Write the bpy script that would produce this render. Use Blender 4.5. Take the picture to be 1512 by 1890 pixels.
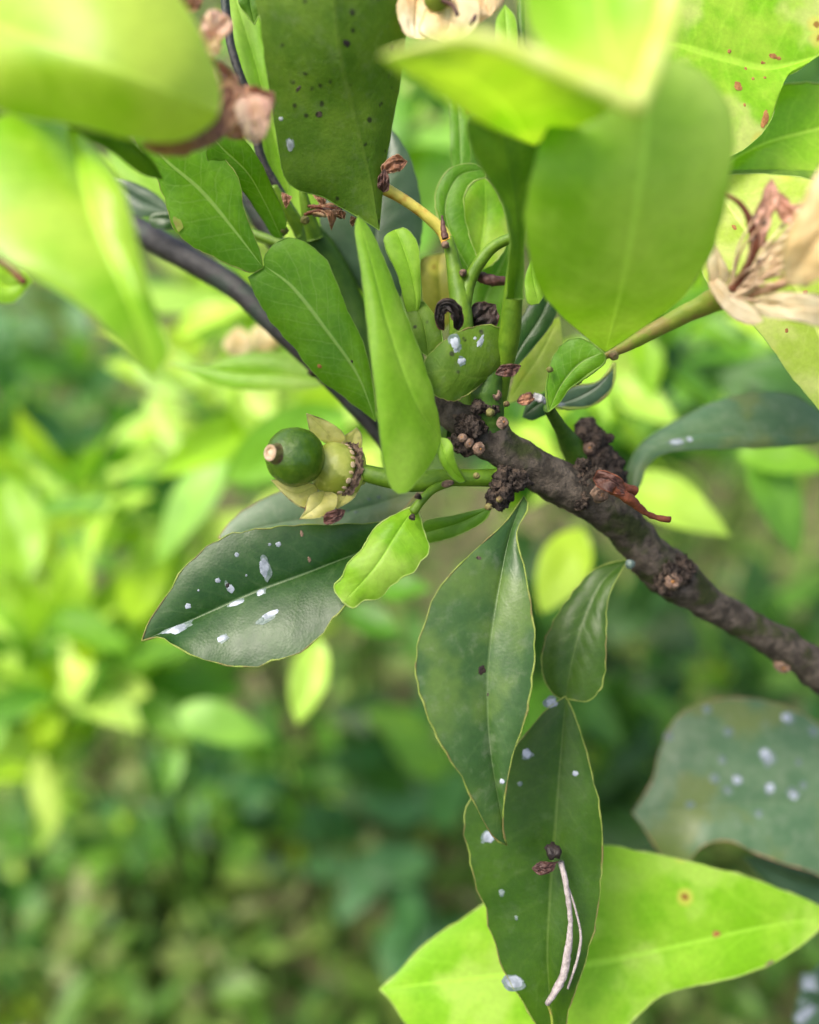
import bpy, math, random
from mathutils import Vector, Matrix, noise
random.seed(7)
sc = bpy.context.scene
for o in list(bpy.data.objects): bpy.data.objects.remove(o)
col = sc.collection

# ------------------------------------------------------------------ camera, sky, sun, exposure
F = 1514.0                       # focal length in photograph pixels (phone wide lens)
CAM = Vector((0, 0, 0.95)); PITCH = math.radians(35)
RIGHT = Vector((1, 0, 0)); FWD = Vector((0, math.cos(PITCH), -math.sin(PITCH)))
UP = Vector((0, math.sin(PITCH), math.cos(PITCH)))
cam = bpy.data.cameras.new('camera'); camo = bpy.data.objects.new('camera', cam); col.objects.link(camo)
camo.location = CAM; camo.rotation_euler = (math.pi/2 - PITCH, 0, 0)
cam.sensor_fit = 'HORIZONTAL'; cam.sensor_width = 36; cam.lens = F*36/1512
cam.clip_start = 0.01; cam.clip_end = 200
cam.dof.use_dof = True; cam.dof.focus_distance = 0.166; cam.dof.aperture_fstop = 5.4
sc.camera = camo
w = bpy.data.worlds.new('World'); sc.world = w; w.use_nodes = True
wn = w.node_tree.nodes; bg = wn['Background']
sky = wn.new('ShaderNodeTexSky'); sky.sky_type = 'NISHITA'; sky.sun_disc = False
SUN_EL, SUN_AZ = math.radians(60), math.radians(-112)
sky.sun_elevation = SUN_EL; sky.sun_rotation = SUN_AZ; sky.air_density = 1.0; sky.dust_density = 6.0; sky.ozone_density = 0.5
w.node_tree.links.new(sky.outputs[0], bg.inputs[0]); bg.inputs[1].default_value = 0.13
sl = bpy.data.lights.new('sun', 'SUN'); sl.energy = 1.5; sl.angle = math.radians(28); sl.color = (1, 0.965, 0.88)
so = bpy.data.objects.new('sun', sl); col.objects.link(so)
sd = Vector((math.sin(SUN_AZ)*math.cos(SUN_EL), math.cos(SUN_AZ)*math.cos(SUN_EL), math.sin(SUN_EL)))
so.rotation_euler = sd.to_track_quat('Z', 'Y').to_euler(); so.location = (0, 0, 5)
vs = sc.view_settings; vs.view_transform = 'Standard'; vs.look = 'None'; vs.gamma = 1; vs.exposure = 1.35
vs.use_curve_mapping = False
sc.render.engine = 'CYCLES'; sc.cycles.use_denoising = True
sc.cycles.max_bounces = 10; sc.cycles.transmission_bounces = 8; sc.cycles.diffuse_bounces = 6

def P(x, y, d):
    """point seen at photograph pixel (x, y), d millimetres in front of the lens"""
    m = d*0.001
    return CAM + RIGHT*((x-756)/F*m) + UP*(-(y-945)/F*m) + FWD*m
def pix(v):
    r = v-CAM; d = r.dot(FWD)
    return 756+F*r.dot(RIGHT)/d, 945-F*r.dot(UP)/d
def px(r, d): return r/F*d*0.001

# ------------------------------------------------------------------ materials
MATS = {}
class N:
    def __init__(s, name):
        s.m = bpy.data.materials.new(name); s.m.use_nodes = True; s.t = s.m.node_tree; s.t.nodes.clear()
        s.out = s.t.nodes.new('ShaderNodeOutputMaterial'); MATS[name] = s.m
    def n(s, typ, ins=None, **kw):
        nd = s.t.nodes.new('ShaderNode'+typ)
        for k, v in kw.items(): setattr(nd, k, v)
        for k, v in (ins or {}).items():
            sock = nd.inputs[k]
            if isinstance(v, bpy.types.NodeSocket): s.t.links.new(v, sock)
            else: sock.default_value = v
        return nd
    def math(s, op, a, b=0.0, c=0.0):
        return s.n('Math', {0: a, 1: b, 2: c}, operation=op).outputs[0]
    def mix(s, f, a, b, mode='MIX'):
        def c(v): return v if isinstance(v, bpy.types.NodeSocket) else (v[0], v[1], v[2], 1)
        return s.n('Mix', {0: f, 6: c(a), 7: c(b)}, data_type='RGBA', blend_type=mode).outputs[2]
    def step(s, v, lo, hi, a=0.0, b=1.0):
        return s.n('MapRange', {0: v, 1: lo, 2: hi, 3: a, 4: b}, interpolation_type='SMOOTHSTEP').outputs[0]
    def noise(s, vec, scale, detail=3, rough=.55):
        return s.n('TexNoise', {'Vector': vec, 'Scale': scale, 'Detail': detail, 'Roughness': rough}).outputs[0]

def leaf_mat(name, c1, c2, vein=None, veinamt=.35, trans=.4, rough=.42, spec=.45, specks=0, brown=0, glow=(1.15, 1.1, .55), nveins=9, mott=150, bump=.25, midw=.05, patch=None, dust=0):
    m = N(name); vein = vein or tuple(min(1, c*1.5+.03) for c in c2)
    pos = m.n('NewGeometry').outputs['Position']
    uv = m.n('UVMap', uv_map='leaf').outputs[0]; sx = m.n('SeparateXYZ', {0: uv})
    u = m.math('MULTIPLY_ADD', sx.outputs[0], 2, -1); v = sx.outputs[1]; au = m.math('ABSOLUTE', u)
    n1 = m.noise(pos, mott, 4); n2 = m.noise(pos, 900, 4, .6)
    c = m.mix(m.step(n1, .36, .66), c1, c2)
    if patch:                                                        # chlorotic yellowing of the blade itself
        n5 = m.noise(pos, 62, 3, .5); c = m.mix(m.step(n5, .50, .64), c, patch)
    wob = m.math('MULTIPLY_ADD', m.noise(pos, 160, 2), .07, -.035)
    t = m.math('MULTIPLY', m.math('ADD', m.math('MULTIPLY_ADD', au, -.16, v), wob), nveins)
    t = m.math('ADD', t, m.math('MULTIPLY', m.math('GREATER_THAN', u, 0), .45))
    s_ = m.math('MULTIPLY', m.math('ABSOLUTE', m.math('SUBTRACT', m.math('FRACT', t), .5)), 2)
    lat = m.math('MULTIPLY', m.step(s_, .80, 1.0), m.step(au, 1.0, .55))
    mid = m.step(au, midw, midw*.35)
    c = m.mix(m.math('MULTIPLY', lat, veinamt*.33), c, vein)
    vor = m.n('TexVoronoi', {'Vector': pos, 'Scale': 420, 'Randomness': 1}, feature='DISTANCE_TO_EDGE').outputs['Distance']
    net = m.step(vor, .10, .0)
    c = m.mix(m.math('MULTIPLY', net, veinamt*.16), c, vein)
    c = m.mix(m.math('MULTIPLY', mid, min(1, veinamt*1.5)), c, vein)
    c = m.mix(1.0, c, m.mix(n2, (.80, .80, .80), (1.2, 1.2, 1.2)), 'MULTIPLY')
    if specks:
        vv = m.n('TexVoronoi', {'Vector': pos, 'Scale': 430, 'Randomness': 1})
        keep = m.math('MULTIPLY', m.step(vv.outputs['Distance'], .30, .16), m.step(m.noise(pos, 260, 2), .50, .60))
        c = m.mix(m.math('MULTIPLY', keep, specks), c, (.018, .022, .008))
    if brown:
        vv = m.n('TexVoronoi', {'Vector': pos, 'Scale': 150, 'Randomness': 1})
        rnd = m.n('SeparateXYZ', {0: vv.outputs['Color']}).outputs[0]
        on = m.math('GREATER_THAN', rnd, 1-brown); dd = m.math('ADD', vv.outputs['Distance'], m.math('MULTIPLY_ADD', n2, .16, -.08))
        c = m.mix(m.math('MULTIPLY', m.step(dd, .42, .18), m.math('MULTIPLY', on, .65)), c, (.62, .56, .10))
        c = m.mix(m.math('MULTIPLY', m.step(dd, .17, .10), m.math('MULTIPLY', on, .85)), c, (.26, .10, .025))
    if dust:                                                         # dried grime film on old leaves
        c = m.mix(m.math('MULTIPLY', m.step(m.noise(pos, 300, 5, .7), .5, .72), dust), c, (.26, .27, .22))
    gl = m.n('TexVoronoi', {'Vector': pos, 'Scale': 1900, 'Randomness': 1}).outputs['Distance']
    h = m.math('ADD', m.math('MULTIPLY', gl, .25), m.math('ADD', m.math('MULTIPLY', lat, -.15), m.math('MULTIPLY', m.noise(pos, 500, 4), .8)))
    bp = m.n('Bump', {'Strength': bump, 'Distance': .0004, 'Height': h}).outputs[0]
    r = m.math('ADD', rough-.08, m.math('MULTIPLY', m.noise(pos, 350, 3), .16))
    pr = m.n('BsdfPrincipled', {'Base Color': c, 'Roughness': r, 'Specular IOR Level': spec, 'Normal': bp})
    tr = m.n('BsdfTranslucent', {'Color': m.mix(1, c, glow, 'MULTIPLY'), 'Normal': bp})
    ms = m.n('MixShader', {0: trans, 1: pr.outputs[0], 2: tr.outputs[0]})
    m.t.links.new(ms.outputs[0], m.out.inputs[0]); return m.m

def simple_mat(name, c1, c2, scale=300, rough=.6, spec=.3, trans=0, bump=.4, detail=5, c3=None, s3=120, bscale=None, bdist=.0006):
    m = N(name); pos = m.n('NewGeometry').outputs['Position']
    n1 = m.noise(pos, scale, detail, .6)
    c = m.mix(m.step(n1, .36, .64), c1, c2)
    if c3: c = m.mix(m.step(m.noise(pos, s3, 3), .50, .62), c, c3)
    bp = m.n('Bump', {'Strength': bump, 'Distance': bdist, 'Height': m.noise(pos, bscale or scale*2, 5, .65)}).outputs[0]
    sh = m.n('BsdfPrincipled', {'Base Color': c, 'Roughness': rough, 'Specular IOR Level': spec, 'Normal': bp}).outputs[0]
    if trans:
        tr = m.n('BsdfTranslucent', {'Color': c}).outputs[0]
        sh = m.n('MixShader', {0: trans, 1: sh, 2: tr}).outputs[0]
    m.t.links.new(sh, m.out.inputs[0]); return m.m

def bg_mat(name, cols, trans=.42, rough=.45, island=False, hue=None):
    """foliage whose leaves differ one by one in colour"""
    m = N(name); g = m.n('NewGeometry')
    rnd = g.outputs['Random Per Island'] if island else m.n('ObjectInfo').outputs['Random']
    rp = m.n('ValToRGB', {0: rnd}); el = rp.color_ramp.elements
    while len(el) < len(cols): el.new(.5)
    for i, c in enumerate(cols): el[i].position = i/(len(cols)-1); el[i].color = (*c, 1)
    c = m.mix(m.step(m.noise(g.outputs['Position'], 40, 2), .35, .65), rp.outputs[0], m.mix(1, rp.outputs[0], (1.35, 1.3, 1.2), 'MULTIPLY'))
    pr = m.n('BsdfPrincipled', {'Base Color': c, 'Roughness': rough, 'Specular IOR Level': .45})
    tr = m.n('BsdfTranslucent', {'Color': m.mix(1, c, (1.15, 1.1, .55), 'MULTIPLY')})
    m.t.links.new(m.n('MixShader', {0: trans, 1: pr.outputs[0], 2: tr.outputs[0]}).outputs[0], m.out.inputs[0]); return m.m

leaf_mat('lime_leaf', (.22, .48, .008), (.42, .62, .06), trans=.45, veinamt=.3, rough=.36, spec=.42, bump=.16, mott=48, glow=(1.05, 1.12, .35))  # paler second tone paints soft sheen into the mottling
leaf_mat('lime_leaf_spotted', (.20, .46, .010), (.33, .54, .04), trans=.42, veinamt=.3, rough=.42, spec=.3, brown=.16, mott=110, patch=(.50, .58, .16), bump=.18, glow=(1.1, 1.1, .3))
leaf_mat('near_leaf', (.27, .48, .008), (.48, .63, .08), trans=.48, veinamt=.2, rough=.42, spec=.42, mott=34, bump=.14, glow=(1.1, 1.12, .35))  # pale mottle tone carries painted sheen besides the leaf's own colour
leaf_mat('lime_broad', (.19, .44, .008), (.28, .52, .03), trans=.42, veinamt=.28, rough=.42, spec=.32, brown=.04, mott=75, bump=.16, glow=(1.1, 1.1, .3), patch=(.34, .55, .07))
leaf_mat('pale_leaf_spotted', (.38, .52, .06), (.54, .61, .17), trans=.42, veinamt=.2, rough=.45, spec=.3, brown=.22, mott=130, bump=.18)
leaf_mat('light_leaf', (.19, .40, .016), (.28, .48, .05), trans=.42, veinamt=.14, rough=.5, spec=.3, bump=.18, mott=80, glow=(1.1, 1.1, .35))
leaf_mat('mid_leaf', (.085, .24, .004), (.13, .31, .008), vein=(.30, .46, .13), trans=.38, veinamt=.5, rough=.45, spec=.34, bump=.22, glow=(1.15, 1.1, .3), mott=110, midw=.065)
leaf_mat('under_leaf', (.06, .135, .006), (.105, .19, .014), trans=.34, veinamt=.2, rough=.6, spec=.25, specks=.9, bump=.4, vein=(.14, .22, .03), nveins=7, mott=110, dust=.12)
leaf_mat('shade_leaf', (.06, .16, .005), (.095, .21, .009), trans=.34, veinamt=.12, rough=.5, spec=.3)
leaf_mat('soft_leaf', (.21, .44, .010), (.43, .62, .11), trans=.52, veinamt=.2, rough=.42, spec=.45, mott=34, bump=.14, glow=(1.1, 1.15, .35))  # strong pale mottle: uneven sheen painted into the blade colour
leaf_mat('dark_leaf', (.010, .048, .004), (.020, .066, .008), vein=(.08, .14, .04), trans=.2, veinamt=.3, rough=.40, spec=.40, bump=.2, midw=.026, dust=.05)
leaf_mat('dark_leaf_mottled', (.028, .078, .014), (.046, .105, .024), vein=(.10, .16, .05), trans=.24, veinamt=.28, rough=.40, spec=.46, bump=.22, midw=.026, patch=(.075, .14, .022), dust=.16)
leaf_mat('long_leaf', (.022, .066, .002), (.036, .090, .003), vein=(.09, .15, .025), trans=.26, veinamt=.28, rough=.40, spec=.32, bump=.22, midw=.032, mott=90, dust=.05)
leaf_mat('blue_leaf', (.024, .065, .026), (.042, .09, .042), vein=(.02, .05, .014), trans=.2, veinamt=.4, rough=.42, spec=.55, bump=.18, midw=.03)
leaf_mat('grey_leaf', (.07, .14, .065), (.105, .175, .09), vein=(.13, .19, .09), trans=.28, veinamt=.12, rough=.45, spec=.48, bump=.15, dust=.2, patch=(.12, .165, .05))
leaf_mat('olive_leaf', (.24, .25, .03), (.38, .34, .06), trans=.4, veinamt=.15, rough=.5, brown=.25)
leaf_mat('sepal', (.58, .55, .15), (.68, .63, .24), vein=(.42, .43, .10), trans=.35, veinamt=.25, rough=.5, nveins=14, bump=.25, mott=260, specks=.2)
leaf_mat('petal', (.74, .44, .33), (.84, .62, .50), vein=(.6, .3, .22), trans=.4, veinamt=.2, rough=.5, glow=(1.1, .9, .8))
leaf_mat('peach_petal', (.82, .60, .30), (.88, .74, .46), vein=(.75, .52, .28), trans=.45, veinamt=.12, rough=.5, glow=(1.05, .95, .7))
leaf_mat('cream_petal', (.74, .58, .34), (.84, .74, .52), vein=(.66, .36, .14), trans=.4, veinamt=.2, rough=.5, glow=(1.05, .9, .7), patch=(.68, .38, .14))
leaf_mat('pink_petal', (.48, .24, .17), (.68, .42, .32), vein=(.25, .1, .07), trans=.3, veinamt=.3, rough=.5, glow=(1.1, .8, .7))
leaf_mat('brown_petal', (.20, .085, .045), (.34, .16, .085), vein=(.08, .03, .02), trans=.15, veinamt=.35, rough=.6, glow=(1.1, .8, .6))
leaf_mat('dead_scrap', (.055, .022, .016), (.11, .045, .033), vein=(.02, .01, .008), trans=.05, veinamt=.5, rough=.6, glow=(1, .8, .6), bump=.6)
leaf_mat('black_scrap', (.010, .006, .005), (.035, .018, .012), vein=(.01, .006, .005), trans=.02, veinamt=.3, rough=.65, glow=(1, .8, .6), bump=.8)
simple_mat('lime_rim', (.32, .48, .08), (.42, .54, .15), trans=.3, rough=.45)
simple_mat('rolled_rim', (.62, .72, .16), (.72, .78, .28), trans=.45, rough=.55, spec=.2)
simple_mat('pale_rim', (.20, .28, .045), (.28, .33, .08), trans=.25, rough=.5, scale=500, c3=(.17, .15, .05), s3=160)
simple_mat('green_rim', (.14, .27, .03), (.19, .32, .05), trans=.25, rough=.45)
simple_mat('dark_rim', (.045, .085, .03), (.065, .11, .04), trans=.2, rough=.45)
simple_mat('brown_rim', (.3, .16, .08), (.5, .32, .2), trans=.2, rough=.6)
simple_mat('sepal_rim', (.40, .40, .14), (.52, .48, .2), trans=.2, rough=.6, c3=(.2, .11, .06), s3=300)
simple_mat('green_stem', (.075, .16, .006), (.115, .215, .010), rough=.48, spec=.35, scale=400, bump=.3, trans=.06)
simple_mat('dark_green_stem', (.026, .075, .005), (.045, .105, .008), rough=.5, spec=.3, scale=400, bump=.3)
simple_mat('olive_stem', (.15, .22, .02), (.22, .27, .035), rough=.5, spec=.35, scale=260, bump=.35, c3=(.22, .19, .045), s3=200)
simple_mat('yellow_stem', (.46, .42, .07), (.55, .46, .09), rough=.5, spec=.35, scale=260, bump=.3, c3=(.42, .22, .03), s3=150)
simple_mat('black_twig', (.012, .0115, .0125), (.03, .029, .03), rough=.5, spec=.4, scale=500, bump=.6, c3=(.016, .028, .02), s3=130)
simple_mat('bark', (.030, .025, .019), (.092, .076, .060), rough=.85, spec=.2, scale=330, bump=.9, c3=(.028, .036, .010), s3=95, bscale=650, bdist=.0011, detail=8)
simple_mat('knob_bark', (.012, .009, .007), (.085, .066, .054), rough=.9, spec=.15, scale=800, bump=1.0, bscale=1300, bdist=.0012, c3=(.11, .08, .06), s3=520)
simple_mat('scar', (.12, .072, .048), (.24, .16, .115), rough=.75, scale=1000, bump=.7, c3=(.06, .04, .028), s3=600)
simple_mat('scar_core', (.20, .085, .02), (.31, .15, .045), rough=.7, scale=900)
simple_mat('red_bark', (.09, .022, .008), (.16, .045, .018), rough=.55, spec=.35, scale=500, bump=.5)
simple_mat('bud', (.10, .105, .025), (.18, .155, .055), rough=.6, scale=700, bump=.5, c3=(.10, .065, .03), s3=500)
simple_mat('fruit_skin', (.045, .11, .003), (.07, .145, .006), rough=.25, spec=.5, scale=500, bump=.5, bscale=520)
simple_mat('ripe_skin', (.25, .45, .008), (.36, .54, .02), rough=.42, spec=.38, scale=40, bump=.05, bscale=900)
simple_mat('disc_flesh', (.36, .40, .07), (.46, .48, .11), rough=.35, spec=.45, scale=300, bump=.25, c3=(.24, .28, .03), s3=250)
simple_mat('cut_pith', (.62, .50, .30), (.72, .55, .38), rough=.6, scale=800, bump=.3)
simple_mat('pith_ring', (.50, .34, .20), (.62, .46, .32), rough=.55, scale=800)
simple_mat('white_residue', (.17, .20, .23), (.37, .41, .47), rough=.6, scale=420, bump=.1, trans=.1)
simple_mat('film_residue', (.07, .11, .09), (.14, .18, .165), rough=.5, scale=900, bump=.2)
simple_mat('grey_thread', (.24, .21, .20), (.36, .32, .31), rough=.75, scale=900, bump=.6)
simple_mat('web', (.30, .30, .30), (.5, .5, .5), rough=.9, scale=1500, bump=.9)
simple_mat('soil', (.06, .062, .028), (.15, .135, .075), rough=.95, spec=.1, scale=14, bump=1, c3=(.04, .08, .014), s3=5, bscale=60)
bg_mat('bg_lime', [(.12, .30, .015), (.26, .48, .018), (.38, .58, .035), (.32, .53, .09), (.47, .63, .12)])
bg_mat('bg_green', [(.04, .15, .010), (.085, .24, .016), (.14, .33, .035), (.21, .43, .06)])
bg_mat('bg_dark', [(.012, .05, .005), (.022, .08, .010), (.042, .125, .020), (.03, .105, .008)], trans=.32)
bg_mat('bg_blue', [(.035, .13, .035), (.06, .18, .055), (.045, .15, .035)], trans=.32)
bg_mat('cover', [(.028, .09, .008), (.065, .16, .018), (.12, .24, .035), (.20, .31, .06), (.19, .19, .09)], island=True)
bg_mat('grass', [(.03, .09, .008), (.09, .17, .025), (.20, .24, .09)], island=True)

# ------------------------------------------------------------------ mesh helpers
WORLD = {}
def obj(name, verts, faces, mats, parent=None, origin=None, uvs=None, mi=None, smooth=True):
    origin = Vector(origin) if origin is not None else sum(verts, Vector())/len(verts)
    me = bpy.data.meshes.new(name); me.from_pydata([v-origin for v in verts], [], faces)
    for m in (mats if isinstance(mats, (list, tuple)) else [mats]): me.materials.append(MATS[m])
    if mi: me.polygons.foreach_set('material_index', mi)
    if smooth: me.polygons.foreach_set('use_smooth', [True]*len(faces))
    if uvs:
        ul = me.uv_layers.new(name='leaf'); k = 0
        for p in me.polygons:
            for li in p.loop_indices: ul.data[li].uv = uvs[me.loops[li].vertex_index]
    me.update()
    o = bpy.data.objects.new(name, me); col.objects.link(o); WORLD[o] = origin
    if parent: o.parent = parent; o.location = origin-WORLD[parent]
    else: o.location = origin
    return o
def thing(name, loc, label, cat, group=None):
    o = bpy.data.objects.new(name, None); col.objects.link(o); o.location = loc; WORLD[o] = Vector(loc)
    o.empty_display_size = .01
    return tag(o, label, cat, group)
def tag(o, label, cat=None, group=None, kind=None):
    if label: o['label'] = label
    if cat: o['category'] = cat
    if group: o['group'] = group
    if kind: o['kind'] = kind
    return o
def catmull(pts, n):
    """resample a polyline of tuples with a Catmull-Rom spline, even in arc length over the first two coordinates"""
    p = [Vector(q) if len(q) <= 4 else q for q in pts]
    ext = [p[0]*2-p[1]]+p+[p[-1]*2-p[-2]]
    out = []
    for i in range(1, len(ext)-2):
        a, b, c, d = ext[i-1:i+3]
        for k in range(12):
            t = k/12
            out.append(.5*((2*b)+(c-a)*t+(2*a-5*b+4*c-d)*t*t+(3*b-a-3*c+d)*t**3))
    out.append(p[-1])
    L = [0]
    for a, b in zip(out, out[1:]): L.append(L[-1]+math.hypot(b[0]-a[0], b[1]-a[1])+1e-6)
    res = []; j = 0
    for i in range(n+1):
        s = L[-1]*i/n
        while j < len(L)-2 and L[j+1] < s: j += 1
        f = (s-L[j])/(L[j+1]-L[j]); res.append(out[j].lerp(out[j+1], min(1, max(0, f))))
    return res
US = [-1, -.93, -.8, -.65, -.5, -.36, -.24, -.14, -.07, -.03, 0, .03, .07, .14, .24, .36, .5, .65, .8, .93, 1]
def leaf(parent, mid, L, R, mat, rim='green_rim', name='leaf', dL=0, dR=0, cup=0.6, wave=.25, rimr=.12, nv=44, cren=.25, crumple=0, ridge=.12, quilt=.07, label=None, spots=(), seed=None, rolled=0):
    """a leaf blade between a midrib and two margins (photograph pixels and millimetres of distance)"""
    seed = seed if seed is not None else random.random()*100
    M = catmull(mid, nv)
    def edge(E, dd):
        pts = [tuple(mid[0][:2])]+[tuple(e[:2]) for e in E]+[tuple(mid[-1][:2])]
        return catmull(pts, nv)
    EL, ER = edge(L, dL), edge(R, dR); V = []; UV = []; rows = []
    for i in range(nv+1):
        f = i/nv; s = math.sin(math.pi*min(1, max(0, f)))**.6 if 0 < f < 1 else 0
        wv = lambda k: wave*s*noise.noise(Vector((f*5, k*3.1, seed)))*2
        m3 = P(*M[i][:3]); dm = M[i][2]
        l3 = P(EL[i][0], EL[i][1], dm+dL*s+wv(1)); r3 = P(ER[i][0], ER[i][1], dm+dR*s+wv(2))
        if cren and 0 < f < 1:
            for q, sd_ in ((l3, 3), (r3, 7)):
                out = (q-m3); ln = out.length+1e-9
                q += out/ln*min(ln*.06, cren*.0016)*noise.noise(Vector((f*22, sd_, seed)))
        rows.append((l3, m3, r3))
    for i, (l3, m3, r3) in enumerate(rows):
        f = i/nv; a = rows[min(nv, i+1)][1]-rows[max(0, i-1)][1]
        nrm = (r3-l3).cross(a)
        nrm = nrm.normalized() if nrm.length > 1e-12 else -FWD
        if nrm.dot(CAM-m3) < 0: nrm = -nrm
        s = math.sin(math.pi*f)**.5 if 0 < f < 1 else 0
        hw = max((l3-m3).length, (r3-m3).length)*1000                  # half width in mm limits every bulge
        cu = math.copysign(min(abs(cup), .10*hw), cup); ri = math.copysign(min(abs(ridge), .035*hw), ridge); qu = min(quilt, .012*hw); wa = min(wave, .08*hw)
        for u in US:
            e = l3 if u < 0 else r3; au = abs(u); q = m3.lerp(e, au)
            h = cu*4*au*(1-au)*s - ri*math.exp(-(u/.05)**2)*s
            h += qu*math.sin(2*math.pi*((f-.16*au)*9+(.45 if u > 0 else 0)))*4*au*(1-au)*s
            h += wa*.5*noise.noise(Vector((f*4+seed, u*1.7, seed)))*s
            if rolled: h -= rolled*max(0, au-.75)**2*16*s
            if crumple:
                h += min(crumple, .28*hw+.1)*noise.fractal(Vector((f*5+seed, u*2.6, seed)), .6, 2.2, 4)*(.3+s)*1.3
            V.append(q+nrm*h*.001); UV.append(((u+1)/2, f))
    nu = len(US); faces = []; mi = []
    for i in range(nv):
        for j in range(nu-1):
            a = i*nu+j; faces.append((a, a+1, a+nu+1, a+nu)); mi.append(0)
    # thickened margin
    loop = [i*nu for i in range(nv+1)]+[i*nu+nu-1 for i in range(nv, -1, -1)]
    pts = [V[k].copy() for k in loop]; uvl = [UV[k] for k in loop]; base = len(V); K = 5
    for i, p in enumerate(pts):
        t = pts[min(len(pts)-1, i+1)]-pts[max(0, i-1)]
        t = t.normalized() if t.length > 1e-9 else UP
        x = t.cross(FWD); x = x.normalized() if x.length > 1e-6 else RIGHT; y = t.cross(x)
        rr = rimr*.001*max(.25, .75+.9*noise.noise(p*260)+.4*noise.noise(p*900))
        for k in range(K):
            an = 2*math.pi*k/K; V.append(p+(x*math.cos(an)+y*math.sin(an))*rr); UV.append(uvl[i])
    for i in range(len(pts)-1):
        for k in range(K):
            a = base+i*K+k; b = base+i*K+(k+1) % K; faces.append((a, b, b+K, a+K)); mi.append(1)
    o = obj(name, V, faces, [mat, rim], parent, P(*mid[0][:3]), UV, mi)
    if label: o['label'] = label
    G = V[:base]
    for sp in spots: residue(o, G, nu, *sp)
    return o
def residue(leafo, G, nu, x, y, rx, ry=None, ang=0, mat='white_residue', name='white_spot', h=.06, halo=True):
    """dried white droplet or film lying on the blade near a photograph pixel"""
    ry = ry or rx
    if halo and mat == 'white_residue' and max(rx, ry) >= 7: residue(leafo, G, nu, x+rnd.uniform(-3, 3), y+rnd.uniform(-3, 3), rx*1.3, ry*1.35, ang+.1, 'film_residue', 'white_smear', .012, False)
    best = min(range(len(G)), key=lambda k: (pix(G[k])[0]-x)**2+(pix(G[k])[1]-y)**2)
    p = G[best]; k = best; kn = min(len(G)-1, k+nu) if k+nu < len(G) else k-nu; kr = k+1 if (k % nu) < nu-1 else k-1
    n = (G[kr]-p).cross(G[kn]-p); n = n.normalized() if n.length > 1e-14 else -FWD
    if n.dot(CAM-p) < 0: n = -n
    d = (p-CAM).dot(FWD)*1000
    bx, by = pix(p); p = p+RIGHT*px(x-bx, d)+UP*px(-(y-by), d)
    den = n.dot(FWD)                                                     # slide back onto the blade's tangent plane
    if abs(den) > .25: p = p+FWD*((G[best]-p).dot(n)/den)
    ex = (RIGHT-n*RIGHT.dot(n)).normalized(); ey = n.cross(ex)
    if ey.dot(UP) < 0: ey = -ey
    V = [p+n*h*.001*1.3]; fc = []; K = 24; sd_ = random.random()*50
    for r_, hh in ((.55, 1.0), (.88, .55), (1, -.4)):
        for i in range(K):
            a = 2*math.pi*i/K; w_ = 1+.42*noise.noise(Vector((math.cos(a)*1.3, math.sin(a)*1.3, sd_)))+.16*noise.noise(Vector((math.cos(a)*3, math.sin(a)*3, sd_+9)))
            vx, vy = math.cos(a)*rx*r_*w_, math.sin(a)*ry*r_*w_
            c, s = math.cos(ang), math.sin(ang)
            V.append(p+ex*px(vx*c-vy*s, d)+ey*px(vx*s+vy*c, d)+n*hh*h*.001)
    for i in range(K): fc.append((0, 1+i, 1+(i+1) % K))
    for r_ in range(2):
        for i in range(K):
            a = 1+r_*K+i; b = 1+r_*K+(i+1) % K; fc.append((a, a+K, b+K, b))
    return obj(name, V, fc, mat, leafo)
def tube3(name, pts, mat, parent, seg=14, lump=0, lumpscale=300, cap=True, label=None, n=None, origin=None):
    """pts: list of (Vector, radius in metres)"""
    V = []; fc = []; x = None
    for i, (p, r) in enumerate(pts):
        t = (pts[min(len(pts)-1, i+1)][0]-pts[max(0, i-1)][0]).normalized()
        if x is None:
            x = t.cross(UP); x = x if x.length > .1 else t.cross(RIGHT)
        x = (x-t*x.dot(t)).normalized(); y = t.cross(x)
        for k in range(seg):
            a = 2*math.pi*k/seg; dvec = x*math.cos(a)+y*math.sin(a); q = p+dvec*r
            if lump: q += dvec*r*lump*(noise.fractal(q*lumpscale, .8, 2.1, 4)+.5*noise.noise(q*lumpscale*.35))
            V.append(q)
    for i in range(len(pts)-1):
        for k in range(seg):
            a = i*seg+k; b = i*seg+(k+1) % seg; fc.append((a, b, b+seg, a+seg))
    if cap:
        for e, p, rr in ((0, pts[0], 1), ((len(pts)-1)*seg, pts[-1], -1)):
            t = (pts[1][0]-pts[0][0]) if rr == 1 else (pts[-2][0]-pts[-1][0])
            V.append(p[0]-t.normalized()*p[1]*.45); c = len(V)-1
            for k in range(seg): fc.append((c, e+k, e+(k+1) % seg))
    o = obj(name, V, fc, mat, parent, origin or pts[0][0])
    if label: o['label'] = label
    return o
def tube(parent, name, pts, mat, n=None, seg=14, **kw):
    n = n or max(10, len(pts)*7)
    q = catmull([tuple(p) for p in pts], n)
    return tube3(name, [(P(a[0], a[1], a[2]), px(max(.6, a[3]), a[2])) for a in q], mat, parent, seg, **kw)
def lathe(parent, name, c, axis, prof, mat, seg=36, lump=0, ls=300, origin=None, noisefn=None):
    """prof: (distance along axis, radius) in metres"""
    axis = axis.normalized(); x = axis.cross(UP).normalized(); y = axis.cross(x); V = []; fc = []
    for (z, r) in prof:
        for k in range(seg):
            a = 2*math.pi*k/seg; dv = x*math.cos(a)+y*math.sin(a); q = c+axis*z+dv*r
            if lump: q += (q-c).normalized()*lump*noise.fractal(q*ls, .8, 2, 3)
            V.append(q)
    for i in range(len(prof)-1):
        for k in range(seg):
            a = i*seg+k; b = i*seg+(k+1) % seg; fc.append((a, b, b+seg, a+seg))
    return obj(name, V, fc, mat, parent, origin or c)
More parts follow.
